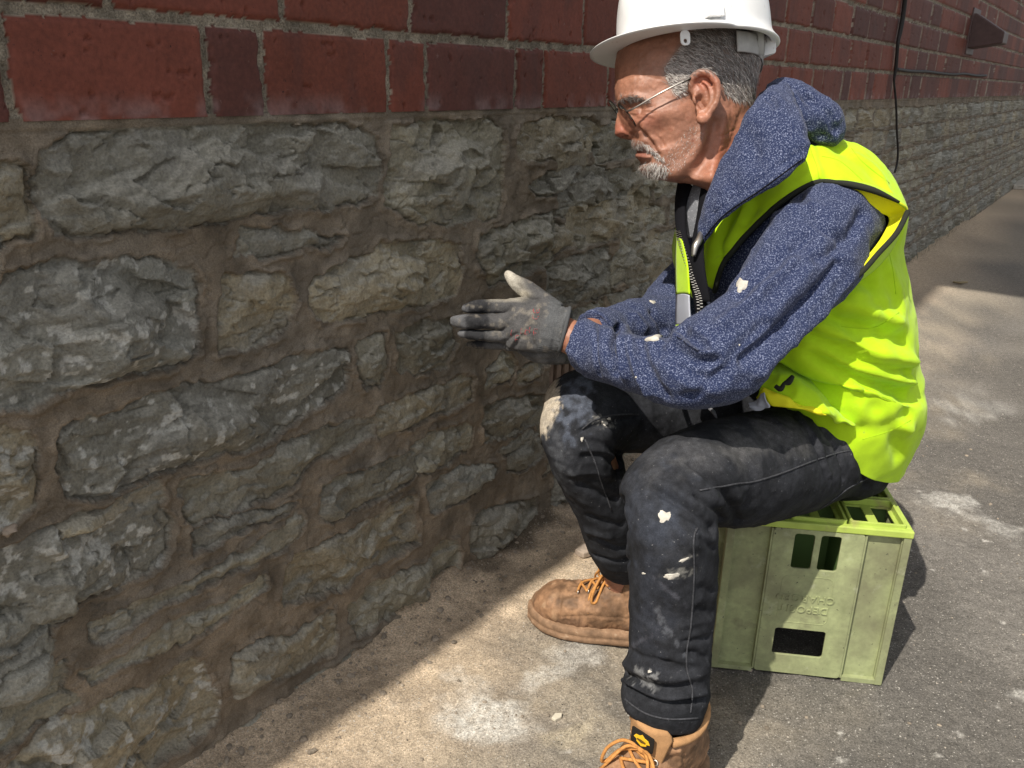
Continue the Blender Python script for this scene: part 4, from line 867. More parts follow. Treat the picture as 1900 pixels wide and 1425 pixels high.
# neckline: black facing, zip, grey shirt
M_grey = mat('grey_shirt', (0.16, 0.165, 0.18), rough=1.0, speck=((300, .55, .65, (.30, .30, .32), 3),), bump=((600, .4, .001),))
V, F = tube_px([(1262,440,1330,430,1.30,1.0), (1266,400,1345,385,1.29,1.0), (1276,365,1365,345,1.285,1.0), (1290,342,1385,318,1.28,.9)], 6); mesh_np('undershirt', V, F, M_grey, man, True)
V, F = ribbon([(1258,338,1.33,1285,345,1.29,.006), (1254,370,1.31,1272,378,1.27,.006), (1254,410,1.28,1272,420,1.25,.006), (1259,450,1.25,1280,458,1.225,.006), (1272,500,1.225,1293,500,1.205,.006), (1285,545,1.21,1306,545,1.19,.006), (1296,600,1.20,1316,600,1.18,.006)]); fc_ = mesh_np('facing', V, F, M_black, hood_b, True)
V, F = ribbon([(1300,352,1.27,1322,352,1.235,.005), (1294,400,1.245,1312,405,1.215,.005), (1284,450,1.215,1306,455,1.195,.005), (1284,500,1.20,1308,500,1.18,.005), (1296,560,1.195,1318,560,1.175,.005)]); mesh_np('facing', V, F, M_black, hood_b, True)
ZP = catmull(np.array([P(*a) for a in ((1256,428,1.252), (1264,455,1.226), (1276,492,1.203), (1288,528,1.190), (1297,560,1.182), (1298,600,1.178))]), 14)
m_ = MB()
for i in range(len(ZP)-1):
    d_ = ZP[i+1]-ZP[i]; sd_v = RX*.0022*(1 if i % 2 else -1); m_.box(ZP[i]+sd_v-RX*.0018-fw*.0035, RX*.0036, d_*.6, fw*.003)
m_.build('zip', M_metal, hood_b)
m_ = MB(); m_.add(*tube([P(1300,432,1.20), P(1297,445,1.188), P(1290,458,1.184), P(1287,475,1.184)], [.003, .005, .005, .003], 8, 4)); m_.build('zip_pull', M_metal, hood_b, True)
for a in ((1376,529,11,13,.4,), (1213,628,17,5,-.25)): splat(bvH, *a, hood_b, None, .0022)
for a in ((1211,560,7,3,.3), (1372,640,1.5,2,0), (1180,700,2,2,0)): splat(bvH, *a, hood_b)
# drawstring end hanging at the waist
m_ = MB(); m_.add(*tube([P(1316,757,1.30), P(1324,765,1.27), P(1330,776,1.255)], [.003, .0028, .001], 8, 4)); m_.build('drawstring', M_grey, hood_b, True)

# ------------------------------------------------------------------ high-visibility vest
VT = [(1398,622,1672,868,1.445,1.03), (1352,592,1697,795,1.43,1.02), (1305,560,1702,718,1.42,1.0), (1270,520,1692,632,1.40,1.0), (1254,470,1674,542,1.385,1.0), (1258,425,1662,455,1.37,1.0), (1288,375,1662,352,1.35,1.02), (1340,330,1606,278,1.33,1.02), (1382,300,1530,250,1.32,1.0)]
C_, A_, Q_ = [], [], []
for (x1, y1, x2, y2, zz, r) in VT:
    p, q = P(x1, y1, zz), P(x2, y2, zz); C_.append((p+q)/2); A_.append((p-q)/2); Q_.append([r])
X_ = catmull(np.hstack([C_, A_, Q_]), 16); C_, A_, Q_ = X_[:, :3], X_[:, 3:6], X_[:, 6]
T_ = np.gradient(C_, axis=0); B_ = np.cross(T_, A_); B_ = B_/np.linalg.norm(B_, axis=1)[:, None]*np.linalg.norm(A_, axis=1)[:, None]*Q_[:, None]
nr_, na = len(C_), 190
sv = np.linspace(0, 1, nr_)
V = []
for i in range(nr_):
    t0 = math.radians(np.interp(sv[i], [0, .3, .5, .75, 1], [52, 44, 30, 26, 28])); t1 = math.radians(np.interp(sv[i], [0, .4, .6, 1], [368, 372, 372, 340]))
    th = np.linspace(t0, t1, na); V.append(C_[i]+A_[i]*np.cos(th)[:, None]+B_[i]*np.sin(th)[:, None])
V = np.array(V).reshape(-1, 3)
jj, ii = np.meshgrid(np.arange(nr_-1), np.arange(na-1), indexing='ij'); a = (jj*na+ii).ravel(); F = np.stack([a, a+1, a+na+1, a+na], 1)
N = normals(V, F)
if (N*(V-C_.mean(0))).sum() < 0: F = F[:, ::-1].copy(); N = -N
bv = bvh_of(V, F)
FV = [([(1510,600),(1560,625),(1620,655),(1690,672)], .012, .010), ([(1505,620),(1555,645),(1610,672),(1685,690)], -.010, .007), ([(1500,632),(1550,662),(1610,690),(1690,710)], .011, .009), ([(1505,652),(1555,685),(1605,702),(1680,730)], -.010, .008), ([(1540,560),(1600,578),(1665,600)], .010, .013), ([(1545,585),(1600,605),(1680,632)], -.007, .008), ([(1575,545),(1640,560)], .006, .010),
      ([(1480,650),(1530,690),(1580,720)], .005, .014), ([(1620,760),(1660,800),(1670,850)], -.006, .012), ([(1640,780),(1690,800)], .006, .012), ([(1600,800),(1650,790),(1690,770)], -.005, .010), ([(1560,740),(1620,780)], .004, .02), ([(1500,700),(1550,740),(1600,790)], -.003, .012),
      ([(1340,400),(1330,450),(1320,520)], .006, .007), ([(1360,395),(1345,440),(1335,480)], -.006, .006), ([(1385,378),(1365,420),(1350,455)], .005, .007), ([(1400,385),(1380,415)], -.004, .006), ([(1498,270),(1512,300),(1520,330)], .004, .005), ([(1560,280),(1600,300),(1640,340)], -.004, .015), ([(1590,290),(1630,320),(1655,360)], .005, .012),
      ([(1640,480),(1665,540),(1680,600)], .004, .012), ([(1600,520),(1640,600)], -.004, .014), ([(1440,370),(1500,330)], .003, .012)]
FV = [(l_, a_*1.7, w_) for l_, a_, w_ in FV]
V = folds(V, N, bv, FV); V = smooth(V, F, 2); N = normals(V, F); V = cloth_noise(V, N, .0055, .10, .0028, .055, 331)
AH = np.array([(1347,482),(1375,448),(1410,412),(1450,376),(1490,350),(1520,338),(1560,342),(1610,354),(1662,376),(1662,400),(1640,440),(1605,495),(1556,541),(1490,608),(1425,668),(1370,700),(1330,660),(1322,560),(1332,510)], float)
def inpoly(x, y, pg):
    ins = np.zeros(len(x), bool)
    for k in range(len(pg)):
        (x0, y0), (x1, y1) = pg[k], pg[(k+1) % len(pg)]
        if y0 != y1: ins ^= ((y0 > y) != (y1 > y)) & (x < (x1-x0)*(y-y0)/(y1-y0)+x0)
    return ins
bvV0 = bvh_of(V, F)
rim_u = snapline(bvV0, [(1347,482),(1375,448),(1410,412),(1450,376),(1490,350),(1520,338),(1560,342),(1610,354),(1645,368)], .0015, 8)
rim_l = snapline(bvV0, [(1640,440),(1620,472),(1605,495),(1580,520),(1556,541),(1520,578),(1490,608)], .0015, 6)
rim_f = snapline(bvV0, [(1349,479),(1337,503),(1326,545),(1322,590)], .0015, 6)
fcen = V[F].mean(1); X, Y, Z = proj(fcen); fn = N[F].mean(1); near = Z < 1.36
cut = inpoly(X, Y, AH) & near & ((fn@fw < .15) | (X < 1600))
M_vest = mat('fluorescent_yellow', (0.47, 0.73, 0.010), rough=.75, spec=.2, var=((10, .90, 1.05), (60, .94, 1.04)), bump=((1500, .25, .001), (40, .12, .004)), sheen=.1, speck=((16, .62, .85, (.30, .38, .04), 6), (70, .70, .85, (.25, .28, .06), 4)))
M_vin = mat('vest_lining', (0.74, 0.72, 0.02), rough=.8, spec=.2, bump=((1500, .2, .001),))
u, inv = np.unique(F[~cut], return_inverse=True)
vest = mesh_np('vest', V[u], inv.reshape(-1, 4), M_vest, man, True); bvV = bvh_of(V[u], inv.reshape(-1, 4))
sm = vest.modifiers.new('s', 'SOLIDIFY'); sm.thickness = .0022; sm.offset = -1
M_pipe = mat('vest_binding', (0.02, 0.022, 0.015), rough=.9, bump=((500, .5, .001),))
for Q in (rim_u, rim_l, rim_f):
    m_ = MB(); m_.add(*tube(Q, .0042, 8)); m_.build('binding', M_pipe, vest, True)
def strip(E1, E2, n=30, sag=0.0):                  # a cloth band between two edges
    a, b = catmull(np.array([P(*e) for e in E1]), 8), catmull(np.array([P(*e) for e in E2]), 8)
    L_ = min(len(a), len(b)); V_ = []; F_ = []; m = 9
    for i in range(L_):
        for k in range(m):
            t = k/(m-1); V_.append(a[i]*(1-t)+b[i]*t-fw*sag*math.sin(math.pi*t))
    for i in range(L_-1):
        for k in range(m-1): F_.append((i*m+k, i*m+k+1, (i+1)*m+k+1, (i+1)*m+k))
    return np.array(V_), F_
E1 = [(1528,338,1.185),(1570,342,1.165),(1620,354,1.150),(1668,376,1.16),(1684,393,1.175),(1664,432,1.15),(1630,470,1.14),(1600,504,1.135),(1556,542,1.15)]
E2 = [(1535,344,1.19),(1572,366,1.165),(1606,385,1.165),(1636,396,1.185),(1650,408,1.195),(1634,442,1.175),(1612,472,1.155),(1588,500,1.14),(1556,540,1.155)]
V_, F_ = strip(E1, E2, sag=-.006); fl_ = mesh_np('armhole_flap', V_, F_, M_vin, vest, True); s_ = fl_.modifiers.new('s', 'SOLIDIFY'); s_.thickness = .002
E0 = [(1528,336,1.20),(1568,334,1.205),(1618,342,1.23),(1660,362,1.27),(1680,388,1.29),(1668,440,1.25),(1640,484,1.22),(1606,515,1.20),(1558,545,1.18)]
V_, F_ = strip(E0, E1, sag=.004); fl_ = mesh_np('armhole_flap', V_, F_, M_vest, vest, True); s_ = fl_.modifiers.new('s', 'SOLIDIFY'); s_.thickness = .002
m_ = MB(); m_.add(*tube([P(a[0], a[1], a[2]-.002) for a in E1[4:]], .0038, 8, 6)); m_.build('binding', M_pipe, vest, True)
m_ = MB(); m_.add(*tube([P(a[0], a[1]-1, a[2]-.002) for a in E1[:4]], [.002, .0045, .0045, .002], 8, 6)); m_.build('binding', M_pipe, vest, True)
# grey reflective tape on the far front panel
M_tape = mat('reflective_tape', (0.42, 0.44, 0.50), rough=.45, spec=.5, bump=((900, .2, .001),))
V_, F_ = strip([(1256,546,1.248),(1255,575,1.252),(1255,602,1.26)], [(1280,548,1.192),(1281,575,1.192),(1283,602,1.192)], sag=.012); tp = mesh_np('reflective_tape', V_, F_, M_tape, vest, True); s_ = tp.modifiers.new('s', 'SOLIDIFY'); s_.thickness = .0015
V_, F_ = strip([(1256,440,1.262),(1254,480,1.255),(1255,546,1.248)], [(1268,452,1.215),(1277,492,1.195),(1281,546,1.190)], sag=.010); s_ = mesh_np('front_panel', V_, F_, M_vest, vest, True).modifiers.new('s', 'SOLIDIFY'); s_.thickness = .0015
V_, F_ = strip([(1255,602.5,1.26),(1256,640,1.268)], [(1283,602.5,1.192),(1285,640,1.195)], sag=.010); s_ = mesh_np('front_panel', V_, F_, M_vest, vest, True).modifiers.new('s', 'SOLIDIFY'); s_.thickness = .0015
# stitched quilting on the back, shoulder seam, hem stitching
M_thr = mat('vest_thread', (0.36, 0.56, 0.01), rough=.9)
for L in ([(1500,258),(1507,285),(1516,310),(1520,332)], [(1580,275),(1600,300),(1650,340)], [(1525,290),(1560,300),(1600,335)], [(1650,470),(1658,510),(1662,545)], [(1560,606),(1620,608),(1668,580)], [(1600,815),(1650,800),(1690,780)]):
    Q = snapline(bvV, L, .0002)
    if len(Q) > 4: m_ = MB(); m_.add(*tube(Q, .0005, 5)); m_.build('stitching', M_thr, vest, True)
# the crumpled front corner lying on the thigh
def crumple(E1, E2, m, nm, sag, sd, parent=vest):
    V_, F_ = strip(E1, E2, sag=sag); V_ = V_+np.stack([fbm(V_+k*3.3, .022, 2, sd+k) for k in range(3)], 1)*.006; o_ = mesh_np(nm, V_, F_, m, parent, True); s_ = o_.modifiers.new('s', 'SOLIDIFY'); s_.thickness = .0025; s_ = o_.modifiers.new('u', 'SUBSURF'); s_.levels = s_.render_levels = 1; return o_
crumple([(1405,690,1.27),(1440,672,1.275),(1490,690,1.28),(1540,745,1.275),(1580,790,1.29)], [(1400,735,1.235),(1440,742,1.215),(1490,752,1.205),(1530,770,1.21),(1572,788,1.26)], M_vest, 'front_corner', .022, 71)
crumple([(1398,738,1.24),(1420,722,1.225),(1450,735,1.215),(1500,745,1.21)], [(1410,752,1.225),(1440,753,1.21),(1480,757,1.203),(1530,768,1.205)], M_vin, 'front_corner', .010, 81)
crumple([(1383,746,1.232),(1400,736,1.225),(1420,732,1.215)], [(1383,754,1.230),(1402,755,1.219),(1424,752,1.208)], M_tape, 'reflective_tape', .006, 91)
m_ = MB(); m_.add(*tube([P(1438,716,1.200), P(1448,722,1.197), P(1455,712,1.196), P(1464,708,1.197), P(1471,698,1.20)], [.003, .004, .003, .005, .003], 7, 5)); m_.build('binding', M_pipe, vest, True)
# ------------------------------------------------------------------ body: head with its face, neck, and the figure under the clothes
HZ = 1.265
hk = ray(1290, 190); hk = hk/np.linalg.norm(hk)           # across the head, level
SL = [(1215,-62,1300,-97,.034), (1190,-5,1365,-72,.056), (1162,55,1396,-34,.070), (1143,108,1416,8,.077), (1141,150,1424,50,.079), (1140.5,178,1421,84,.078), (1147,202,1414,114,.075), (1150,222,1408,142,.072), (1160,244,1403,166,.069),
      (1171,257,1402,188,.066), (1172,268,1402,200,.064), (1182,279,1402,214,.061), (1180,290,1402,226,.059), (1188,302,1403,240,.055), (1187,315,1404,258,.050), (1201,329,1406,276,.047), (1238,336,1410,292,.050), (1285,342,1424,300,.056), (1310,352,1425,312,.046)]
C_, A_, B_ = [], [], []
for (x1, y1, x2, y2, w) in SL:
    p, q = P(x1, y1, HZ), P(x2, y2, HZ); C_.append((p+q)/2); A_.append((p-q)/2); B_.append([w])
X_ = catmull(np.hstack([C_, A_, B_]), 5); C_, A_, w_ = X_[:, :3], X_[:, 3:6], X_[:, 6]
head = loft(C_, A_, -hk[None]*w_[:, None], 64)
nose = tube_px([(1146,204,1178,194,HZ,.42), (1143,221,1182,216,HZ,.55), (1140,237,1184,240,HZ,.72), (1142,249,1186,252,HZ,.85), (1153,255,1186,258,HZ,.75)], 5)
alar = [ellipsoid(P(1172, 247, HZ+s_*.0125), RX*.0105, fw*.0065, UX*.0085) for s_ in (-1, 1)]
def ear(sgn):
    zc = lambda d: HZ+sgn*(-.078+d)
    T1 = tube([P(x_, y_, zc(d)) for x_, y_, d in ((1292,182,.006),(1283,165,.003),(1285,145,-.004),(1300,134,-.009),(1318,138,-.012),(1330,155,-.014),(1332,176,-.013),(1326,195,-.011),(1317,208,-.009),(1311,218,-.007),(1303,222,-.006),(1296,216,-.003))], [.004,.005,.0055,.0055,.0055,.0055,.005,.005,.005,.0065,.0075,.006], 10, 5)
    T2 = tube([P(x_, y_, zc(d)) for x_, y_, d in ((1302,152,-.004),(1313,160,-.007),(1319,175,-.008),(1316,192,-.007),(1305,203,-.005),(1296,203,-.002))], [.003,.0042,.0045,.0045,.004,.003], 8, 5)
    T3 = tube([P(1289, 178, zc(.0)), P(1290, 186, zc(-.004)), P(1292, 194, zc(-.001))], [.004, .0045, .0035], 8, 4)
    pl = ellipsoid(P(1309, 177, zc(.0)), RX*.018, fw*.006, UX*.033)
    lb = ellipsoid(P(1304, 211, zc(-.003)), RX*.009, fw*.005, UX*.010)
    return [T1, T2, T3, pl, lb]
core = [tube([P(1385, 315, 1.28), P(1500, 480, 1.39), P(1530, 650, 1.43), P(1545, 800, 1.47)], [.03, .05, .06, .07], 16, 4)]
def limb(pts, r): return tube([P(*a) for a in pts], r, 14, 4)
core += [limb([(1490,470,1.37),(1545,440,1.27),(1420,560,1.13),(1320,680,1.105),(1200,667,1.14),(1090,642,1.203),(1058,625,1.222),(1020,608,1.24)], [.045,.038,.032,.026,.024,.0235,.0255,.026]),
         limb([(1440,420,1.42),(1370,480,1.58),(1280,560,1.54),(1230,610,1.50),(1160,612,1.43),(1100,615,1.35),(1060,640,1.31)], [.045,.038,.032,.028,.024,.023,.023]),
         limb([(1560,820,1.46),(1450,850,1.36),(1280,880,1.18),(1240,930,1.125),(1250,1100,1.13),(1240,1290,1.17),(1240,1400,1.19)], [.06,.055,.048,.045,.042,.034,.03]),
         limb([(1530,790,1.57),(1300,760,1.5),(1110,760,1.38),(1075,800,1.35),(1110,900,1.40),(1150,1040,1.50),(1150,1100,1.55)], [.06,.055,.048,.045,.042,.034,.03])]
V, F = remesh([head, nose]+alar+ear(1)+ear(-1)+core, .0018)
V = smooth(V, F, 3, .4); N = normals(V, F); bv = bvh_of(V, F)
mid = CAM+HZ*fw
def mirror(p):
    d_ = ((p-CAM)@fw-HZ)/(hk@fw)
    return p-2*d_*hk if p.ndim == 1 else p-2*d_[:, None]*hk
zv = (V-CAM)@fw; hm = (V[:, 2] > .80)
disp = np.zeros(len(V)); HI = np.where(hm)[0]; VH = V[HI]
def bump(lines, amp, w):
    L = snapline(bv, lines, 0, 5) if len(lines) > 1 else np.array([snap(bv, *lines[0])]*2)+np.array([[0, 0, 0], [1e-5, 0, 0]])
    for Lx in (L, mirror(L)): disp[HI] += amp*np.exp(-(dist_poly(VH, Lx)/w)**2)
bump([(1160,203),(1180,203)], -.0085, .010); bump([(1163,205),(1180,206)], .0055, .0062); bump([(1150,186),(1165,180),(1185,180),(1202,188)], .0036, .005)
bump([(1160,209),(1172,214),(1186,211)], -.0016, .002); bump([(1160,199),(1174,197),(1188,202)], -.0018, .002); bump([(1163,206),(1176,207),(1188,206)], -.0022, .0014)
bump([(1194,222),(1225,212),(1255,205)], .0036, .012); bump([(1228,258)], -.0055, .022); bump([(1186,238),(1199,254),(1212,273),(1221,288)], -.0034, .0032); bump([(1196,236),(1210,254),(1222,274)], .0022, .006); bump([(1212,250),(1222,258),(1230,270)], -.0018, .0028)
bump([(1180,280),(1194,282),(1208,286),(1214,290)], -.0040, .0022); bump([(1182,289),(1195,291),(1206,291)], .0026, .003); bump([(1186,301),(1200,302)], -.002, .004); bump([(1176,272),(1192,272),(1206,279)], .002, .004)
bump([(1190,202),(1203,200),(1214,197)], -.0012, .0016); bump([(1190,207),(1204,209),(1214,210)], -.0012, .0016); bump([(1189,211),(1200,217),(1212,221)], -.0011, .0018); bump([(1170,214),(1182,219),(1195,222)], -.0014, .0025)
bump([(1222,160)], -.0035, .022); bump([(1255,318),(1285,294),(1300,262),(1306,238)], .0042, .009); bump([(1275,335),(1305,300),(1322,262),(1328,230)], -.006, .010); bump([(1345,215),(1335,260),(1322,320),(1318,350)], .0045, .009); bump([(1375,215),(1360,262),(1340,320)], -.003, .008)
bump([(1299,182),(1303,194)], -.0125, .005); bump([(1298,152),(1309,166),(1312,186)], -.0040, .0032); bump([(1150,130),(1190,120),(1230,128)], -.0008, .002); bump([(1150,147),(1190,140),(1225,146)], -.0008, .002); bump([(1172,251),(1176,247),(1182,244),(1184,238)], -.0022, .0018); bump([(1158,255),(1164,254)], -.003, .0025)
bump([(1335,255),(1365,240)], -.001, .002); bump([(1330,285),(1352,272)], -.001, .002); bump([(1290,250),(1287,268),(1275,285)], -.0012, .003)
disp[HI] += .0006*fbm(VH, .012, 3, 401)+.0004*ridge(VH*[1, 1, 1.6], .006, 2, 402)-.00015
V = V+N*disp[:, None]; N = normals(V, F)
X, Y, Z = proj(V)
c = np.tile([.30, .137, .086], (len(V), 1))*(.88+.24*sstep(-.6, .6, fbm(V, .02, 3, 403)))[:, None]
def skin(cx, cy, rx, ry, amt, colr):
    global c
    m_ = (amt*np.exp(-(((X-cx)/rx)**2+((Y-cy)/ry)**2)))[:, None]*hm[:, None]; c = c*(1-m_)+m_*np.array(colr)
skin(1150, 243, 20, 16, .55, (.42, .13, .085)); skin(1205, 225, 22, 16, .4, (.40, .13, .085)); skin(1308, 150, 25, 20, .5, (.48, .13, .075)); skin(1303, 214, 12, 14, .5, (.44, .19, .12)); skin(1350, 290, 40, 60, .55, (.40, .115, .055)); skin(1192, 286, 14, 9, .6, (.22, .075, .062)); skin(1185, 150, 40, 25, .3, (.37, .17, .10))
def infuzz(poly, soft=.004):
    I_ = inpoly(X, Y, np.array(poly, float)) & hm; return I_
HAIR = [(1232,122),(1230,140),(1238,153),(1245,166),(1250,176),(1262,172),(1276,160),(1282,142),(1300,130),(1322,134),(1338,150),(1342,170),(1360,184),(1385,190),(1410,190),(1420,150),(1425,60),(1425,20),(1300,20),(1272,70),(1250,98)]
STUB = [(1186,316),(1187,300),(1214,296),(1232,288),(1256,262),(1282,232),(1298,222),(1306,246),(1296,276),(1270,306),(1240,326),(1205,330)]
mh = smooth(np.repeat((infuzz(HAIR)*1.0)[:, None], 3, 1), F, 16)[:, :1]*.8; c = c*(1-mh)+mh*np.array([.17, .135, .115])
mst = smooth(np.repeat((infuzz(STUB)*1.0)[:, None], 3, 1), F, 14)[:, :1]*.18; c = c*(1-mst)+mst*np.array([.20, .12, .085])
M_skin = mat('skin', attr=True, rough=.48, spec=.42, sss=.06, var=((180, .86, 1.12), (700, .88, 1.1)), bump=((420, .22, .0012), (1300, .2, .0005)), speck=((90, .62, .8, (.22, .075, .045)), (300, .70, .8, (.20, .07, .04))))
body = mesh_np('body', V, F, M_skin, man, True, c); bvF = bvh_of(V, F)

def strands(name, poly, n, flow, ln, wd, mats, parent, seed, lift=.35, mirrored=True, curl=.3):
    r = np.random.default_rng(seed); pg = np.array(poly, float); lo, hi = pg.min(0), pg.max(0); sets = [MB() for _ in mats]; k = 0; tries = 0
    while k < n and tries < n*12:
        tries += 1; x_, y_ = r.uniform(lo, hi)
        if not inpoly(np.array([x_]), np.array([y_]), pg)[0]: continue
        kk = ray(x_, y_); h = bvF.ray_cast(Vector(CAM), Vector(kk).normalized())
        if h[0] is None or (np.array(h[0])-CAM)@fw > HZ+.02: continue
        p_, n_ = np.array(h[0]), np.array(h[1]); fx, fy = flow(x_, y_); d_ = fx*RX-fy*UX+r.normal(0, curl, 3); d_ -= n_*(d_@n_); d_ /= np.linalg.norm(d_)+1e-9
        L_ = ln*r.uniform(.55, 1.3); w_ = np.cross(d_, n_)*wd*r.uniform(.7, 1.3); m_ = p_+d_*L_*.55+n_*L_*lift; t_ = p_+d_*L_*(1.0)+n_*L_*lift*.8
        q_ = [p_-n_*.0006-w_, p_-n_*.0006+w_, m_+w_*.8, m_-w_*.8, t_]
        which = int(r.choice(len(mats), p=mats_p(x_, y_, len(mats)))); f_ = [(0, 1, 2, 3), (3, 2, 4)]
        sets[which].add(q_, f_)
        if mirrored: sets[which].add([mirror(a_) for a_ in q_], [g[::-1] for g in f_])
        k += 1
    out = MB(); idx = []
    for i, s_ in enumerate(sets):
        n0 = len(out.F); out.add(s_.V, s_.F); idx += [i]*(len(out.F)-n0)
    o_ = mesh_np(name, np.array(out.V), out.F, mats, parent, True); o_.data.polygons.foreach_set('material_index', np.array(idx, np.int32)); return o_
M_h1 = mat('hair_dark_grey', (.10, .088, .080), rough=.55, spec=.4); M_h2 = mat('hair_grey', (.27, .245, .225), rough=.5, spec=.4); M_h3 = mat('hair_white', (.55, .50, .46), rough=.5, spec=.4)
def mats_p(x_, y_, n):
    t = min(1, max(0, (1330-x_)/90.0)); t = max(t, min(1, max(0, (y_-150)/40))*.35); a = np.array([.42*(1-t)+.06, .44, .14+.5*t]); return a/a.sum()
strands('hair', HAIR, 5200, lambda x_, y_: (.75-.4*min(1, max(0, (x_-1300)/100)), .45+.5*min(1, max(0, (x_-1280)/100))), .0115, .00028, [M_h1, M_h2, M_h3], body, 51, .22)
mats_p = lambda x_, y_, n: np.array([.22, .40, .38])
strands('moustache', [(1170,257),(1186,258),(1203,268),(1218,283),(1232,292),(1226,299),(1212,289),(1196,280),(1178,277),(1170,268)], 360, lambda x_, y_: (.5, .85), .008, .00026, [M_h1, M_h2, M_h3], body, 52, .25)
strands('beard', [(1187,302),(1200,298),(1216,300),(1236,306),(1244,316),(1232,328),(1212,330),(1200,331),(1188,318)], 430, lambda x_, y_: (-.1, 1.0), .0095, .00028, [M_h1, M_h2, M_h3], body, 53, .3)
mats_p = lambda x_, y_, n: np.array([.18, .32, .50])
strands('stubble', STUB, 420, lambda x_, y_: (-.3, .9),   .0030, .00017, [M_h1, M_h2, M_h3], body, 54, .4)
mats_p = lambda x_, y_, n: np.array([.5, .35, .15])
strands('eyebrow', [(1144,188),(1152,180),(1168,177),(1186,179),(1204,189),(1200,192),(1180,186),(1160,188),(1150,193)], 330, lambda x_, y_: (.9, -.1), .008, .00026, [M_h1, M_h2, M_h3], body, 55, .35)

# --- glasses
nL = -.81*RX-.58*UX; nL /= np.linalg.norm(nL); uL = -.58*RX+.81*UX; uL /= np.linalg.norm(uL); an = math.radians(14)
lL = -hk*math.cos(an)+RX*math.sin(an)-uL*.10; lL /= np.linalg.norm(lL); nLn = np.cross(lL, uL); Cn = P(1166, 211, 1.232)+nL*.003; Cf = Cn-lL*.064
gl = thing('glasses', 'x', 'x'); del gl['label']; del gl['category']; gl.parent = body
gl.location = (0, 0, 0); gl.matrix_world = Matrix.Identity(4)
M_wire = mat('glasses_wire', (.05, .045, .04), rough=.35, metal=.8); M_wire2 = mat('temple_metal', (.35, .33, .30), rough=.3, metal=.9)
M_glass = bpy.data.materials.new('lens'); M_glass.use_nodes = True; b_ = M_glass.node_tree.nodes['Principled BSDF']; b_.inputs['Base Color'].default_value = (.93, .95, .95, 1); b_.inputs['Transmission Weight'].default_value = 1; b_.inputs['Roughness'].default_value = .02; b_.inputs['IOR'].default_value = 1.08
for Cc in (Cn, Cf):
    m_ = MB(); m_.add(*tube([Cc+uL*.0195*math.sin(t)+lL*.0225*math.cos(t) for t in np.linspace(0, 2*math.pi, 41)], .0011, 8)); m_.build('rim', M_wire, gl, True)
    V_, F_ = loft([Cc-nLn*.0006, Cc+nLn*.0006], [uL*.0192]*2, [lL*.0222]*2, 32); mesh_np('lens', V_, F_, M_glass, gl, False)
m_ = MB(); m_.add(*tube([Cn-lL*.0215+uL*.006, Cn-lL*.033+uL*.010+nL*.003, Cf+lL*.0215+uL*.006], .0011, 8, 6)); m_.build('bridge', M_wire, gl, True)
for f_ in (lambda p: p, mirror):
    Q = [Cn+lL*.0225+uL*.009, P(1178, 200, 1.200), P(1230, 170, 1.186), P(1285, 143, 1.181)]; Q = [f_(q) for q in Q]
    m_ = MB(); m_.add(*tube(Q, [.0016, .0013, .0012, .0012], 8, 6)); m_.build('temple', M_wire2, gl, True)
    Q = [f_(P(*a)) for a in ((1265,154,1.183),(1285,143,1.180),(1308,134,1.186),(1330,143,1.190),(1338,156,1.192))]
    m_ = MB(); m_.add(*tube(Q, [.0015,.0017,.0018,.0021,.0022], 8, 5)); m_.build('temple_tip', M_wire, gl, True)
m_ = MB(); m_.add(*ellipsoid(Cn-lL*.018-uL*.006-nLn*.005, uL*.005, lL*.002, nLn*.003, 10, 8)); m_.build('nose_pad', M_wire2, gl, True)

# --- hard hat
hc = P(1287, 82, HZ); hf = (P(1143, 90, HZ)-P(1430, 67, HZ)); ha = np.linalg.norm(hf)/2; hf /= np.linalg.norm(hf); hl = np.array([0, -math.cos(math.radians(13)), math.sin(math.radians(13))]); hl = hl-(hl@hf)*hf; hl /= np.linalg.norm(hl); hu = np.cross(hf, hl); hu *= np.sign(hu[2]); yw_ = math.radians(17); hf, hl = hf*math.cos(yw_)+hl*math.sin(yw_), hl*math.cos(yw_)-hf*math.sin(yw_)
hb_ = .105; Hh = .152
hat = thing('hard_hat', 'x', 'x'); del hat['label']; del hat['category']; hat.parent = man; hat.matrix_parent_inverse = man.matrix_world.inverted(); hat.matrix_world = Matrix.Identity(4)
M_hat = mat('white_hat_plastic', (.78, .78, .775), rough=.34, spec=.5, var=((7, .93, 1.03), (40, .97, 1.02)), bump=((9, .03, .01), (160, .05, .001)), speck=((90, .70, .78, (.55, .53, .50)), (14, .62, .85, (.66, .64, .60), 6)))
nt_, nh_ = 120, 34; V = []
def rad(t, k):                                       # shell cross-sections, crown ridge in the middle
    return (1-k**2.7)**(1/2.7)
prof = []
for i in range(nh_):
    k = math.sin(i/(nh_-1)*math.pi/2); prof.append((k*Hh, max((1-k**2.6), 0)**(1/2.3)*1.0))
def rimr(t): return ha*hb_/math.sqrt((hb_*math.cos(t))**2+(ha*math.sin(t))**2)
sag = lambda t: .001*max(0, math.cos(t))**2-.004*max(0, -math.cos(t))**2
for (dr, dz) in ((-.0035, -.007), (.002, -.0095), (.0085, -.0085), (.0095, -.006), (.004, -.001), (.0005, .007)):
    for j in range(nt_):
        t = 2*math.pi*j/nt_; e = .037*max(0, math.cos(t))**.7*(1 if dr > .001 else .0); bk = .004*max(0, -math.cos(t))**4*(dr > .001)
        r_ = rimr(t)+dr+(e*(dr/.0095) if dz < 0 else e*.12); z_ = dz+sag(t)*(1.3 if dr > .001 else 1.0)+(e*.06 if dz < -.0005 and dr > .001 else 0)
        V.append(hc+hf*(r_+bk)*math.cos(t)+hl*(r_+bk)*math.sin(t)+hu*z_)
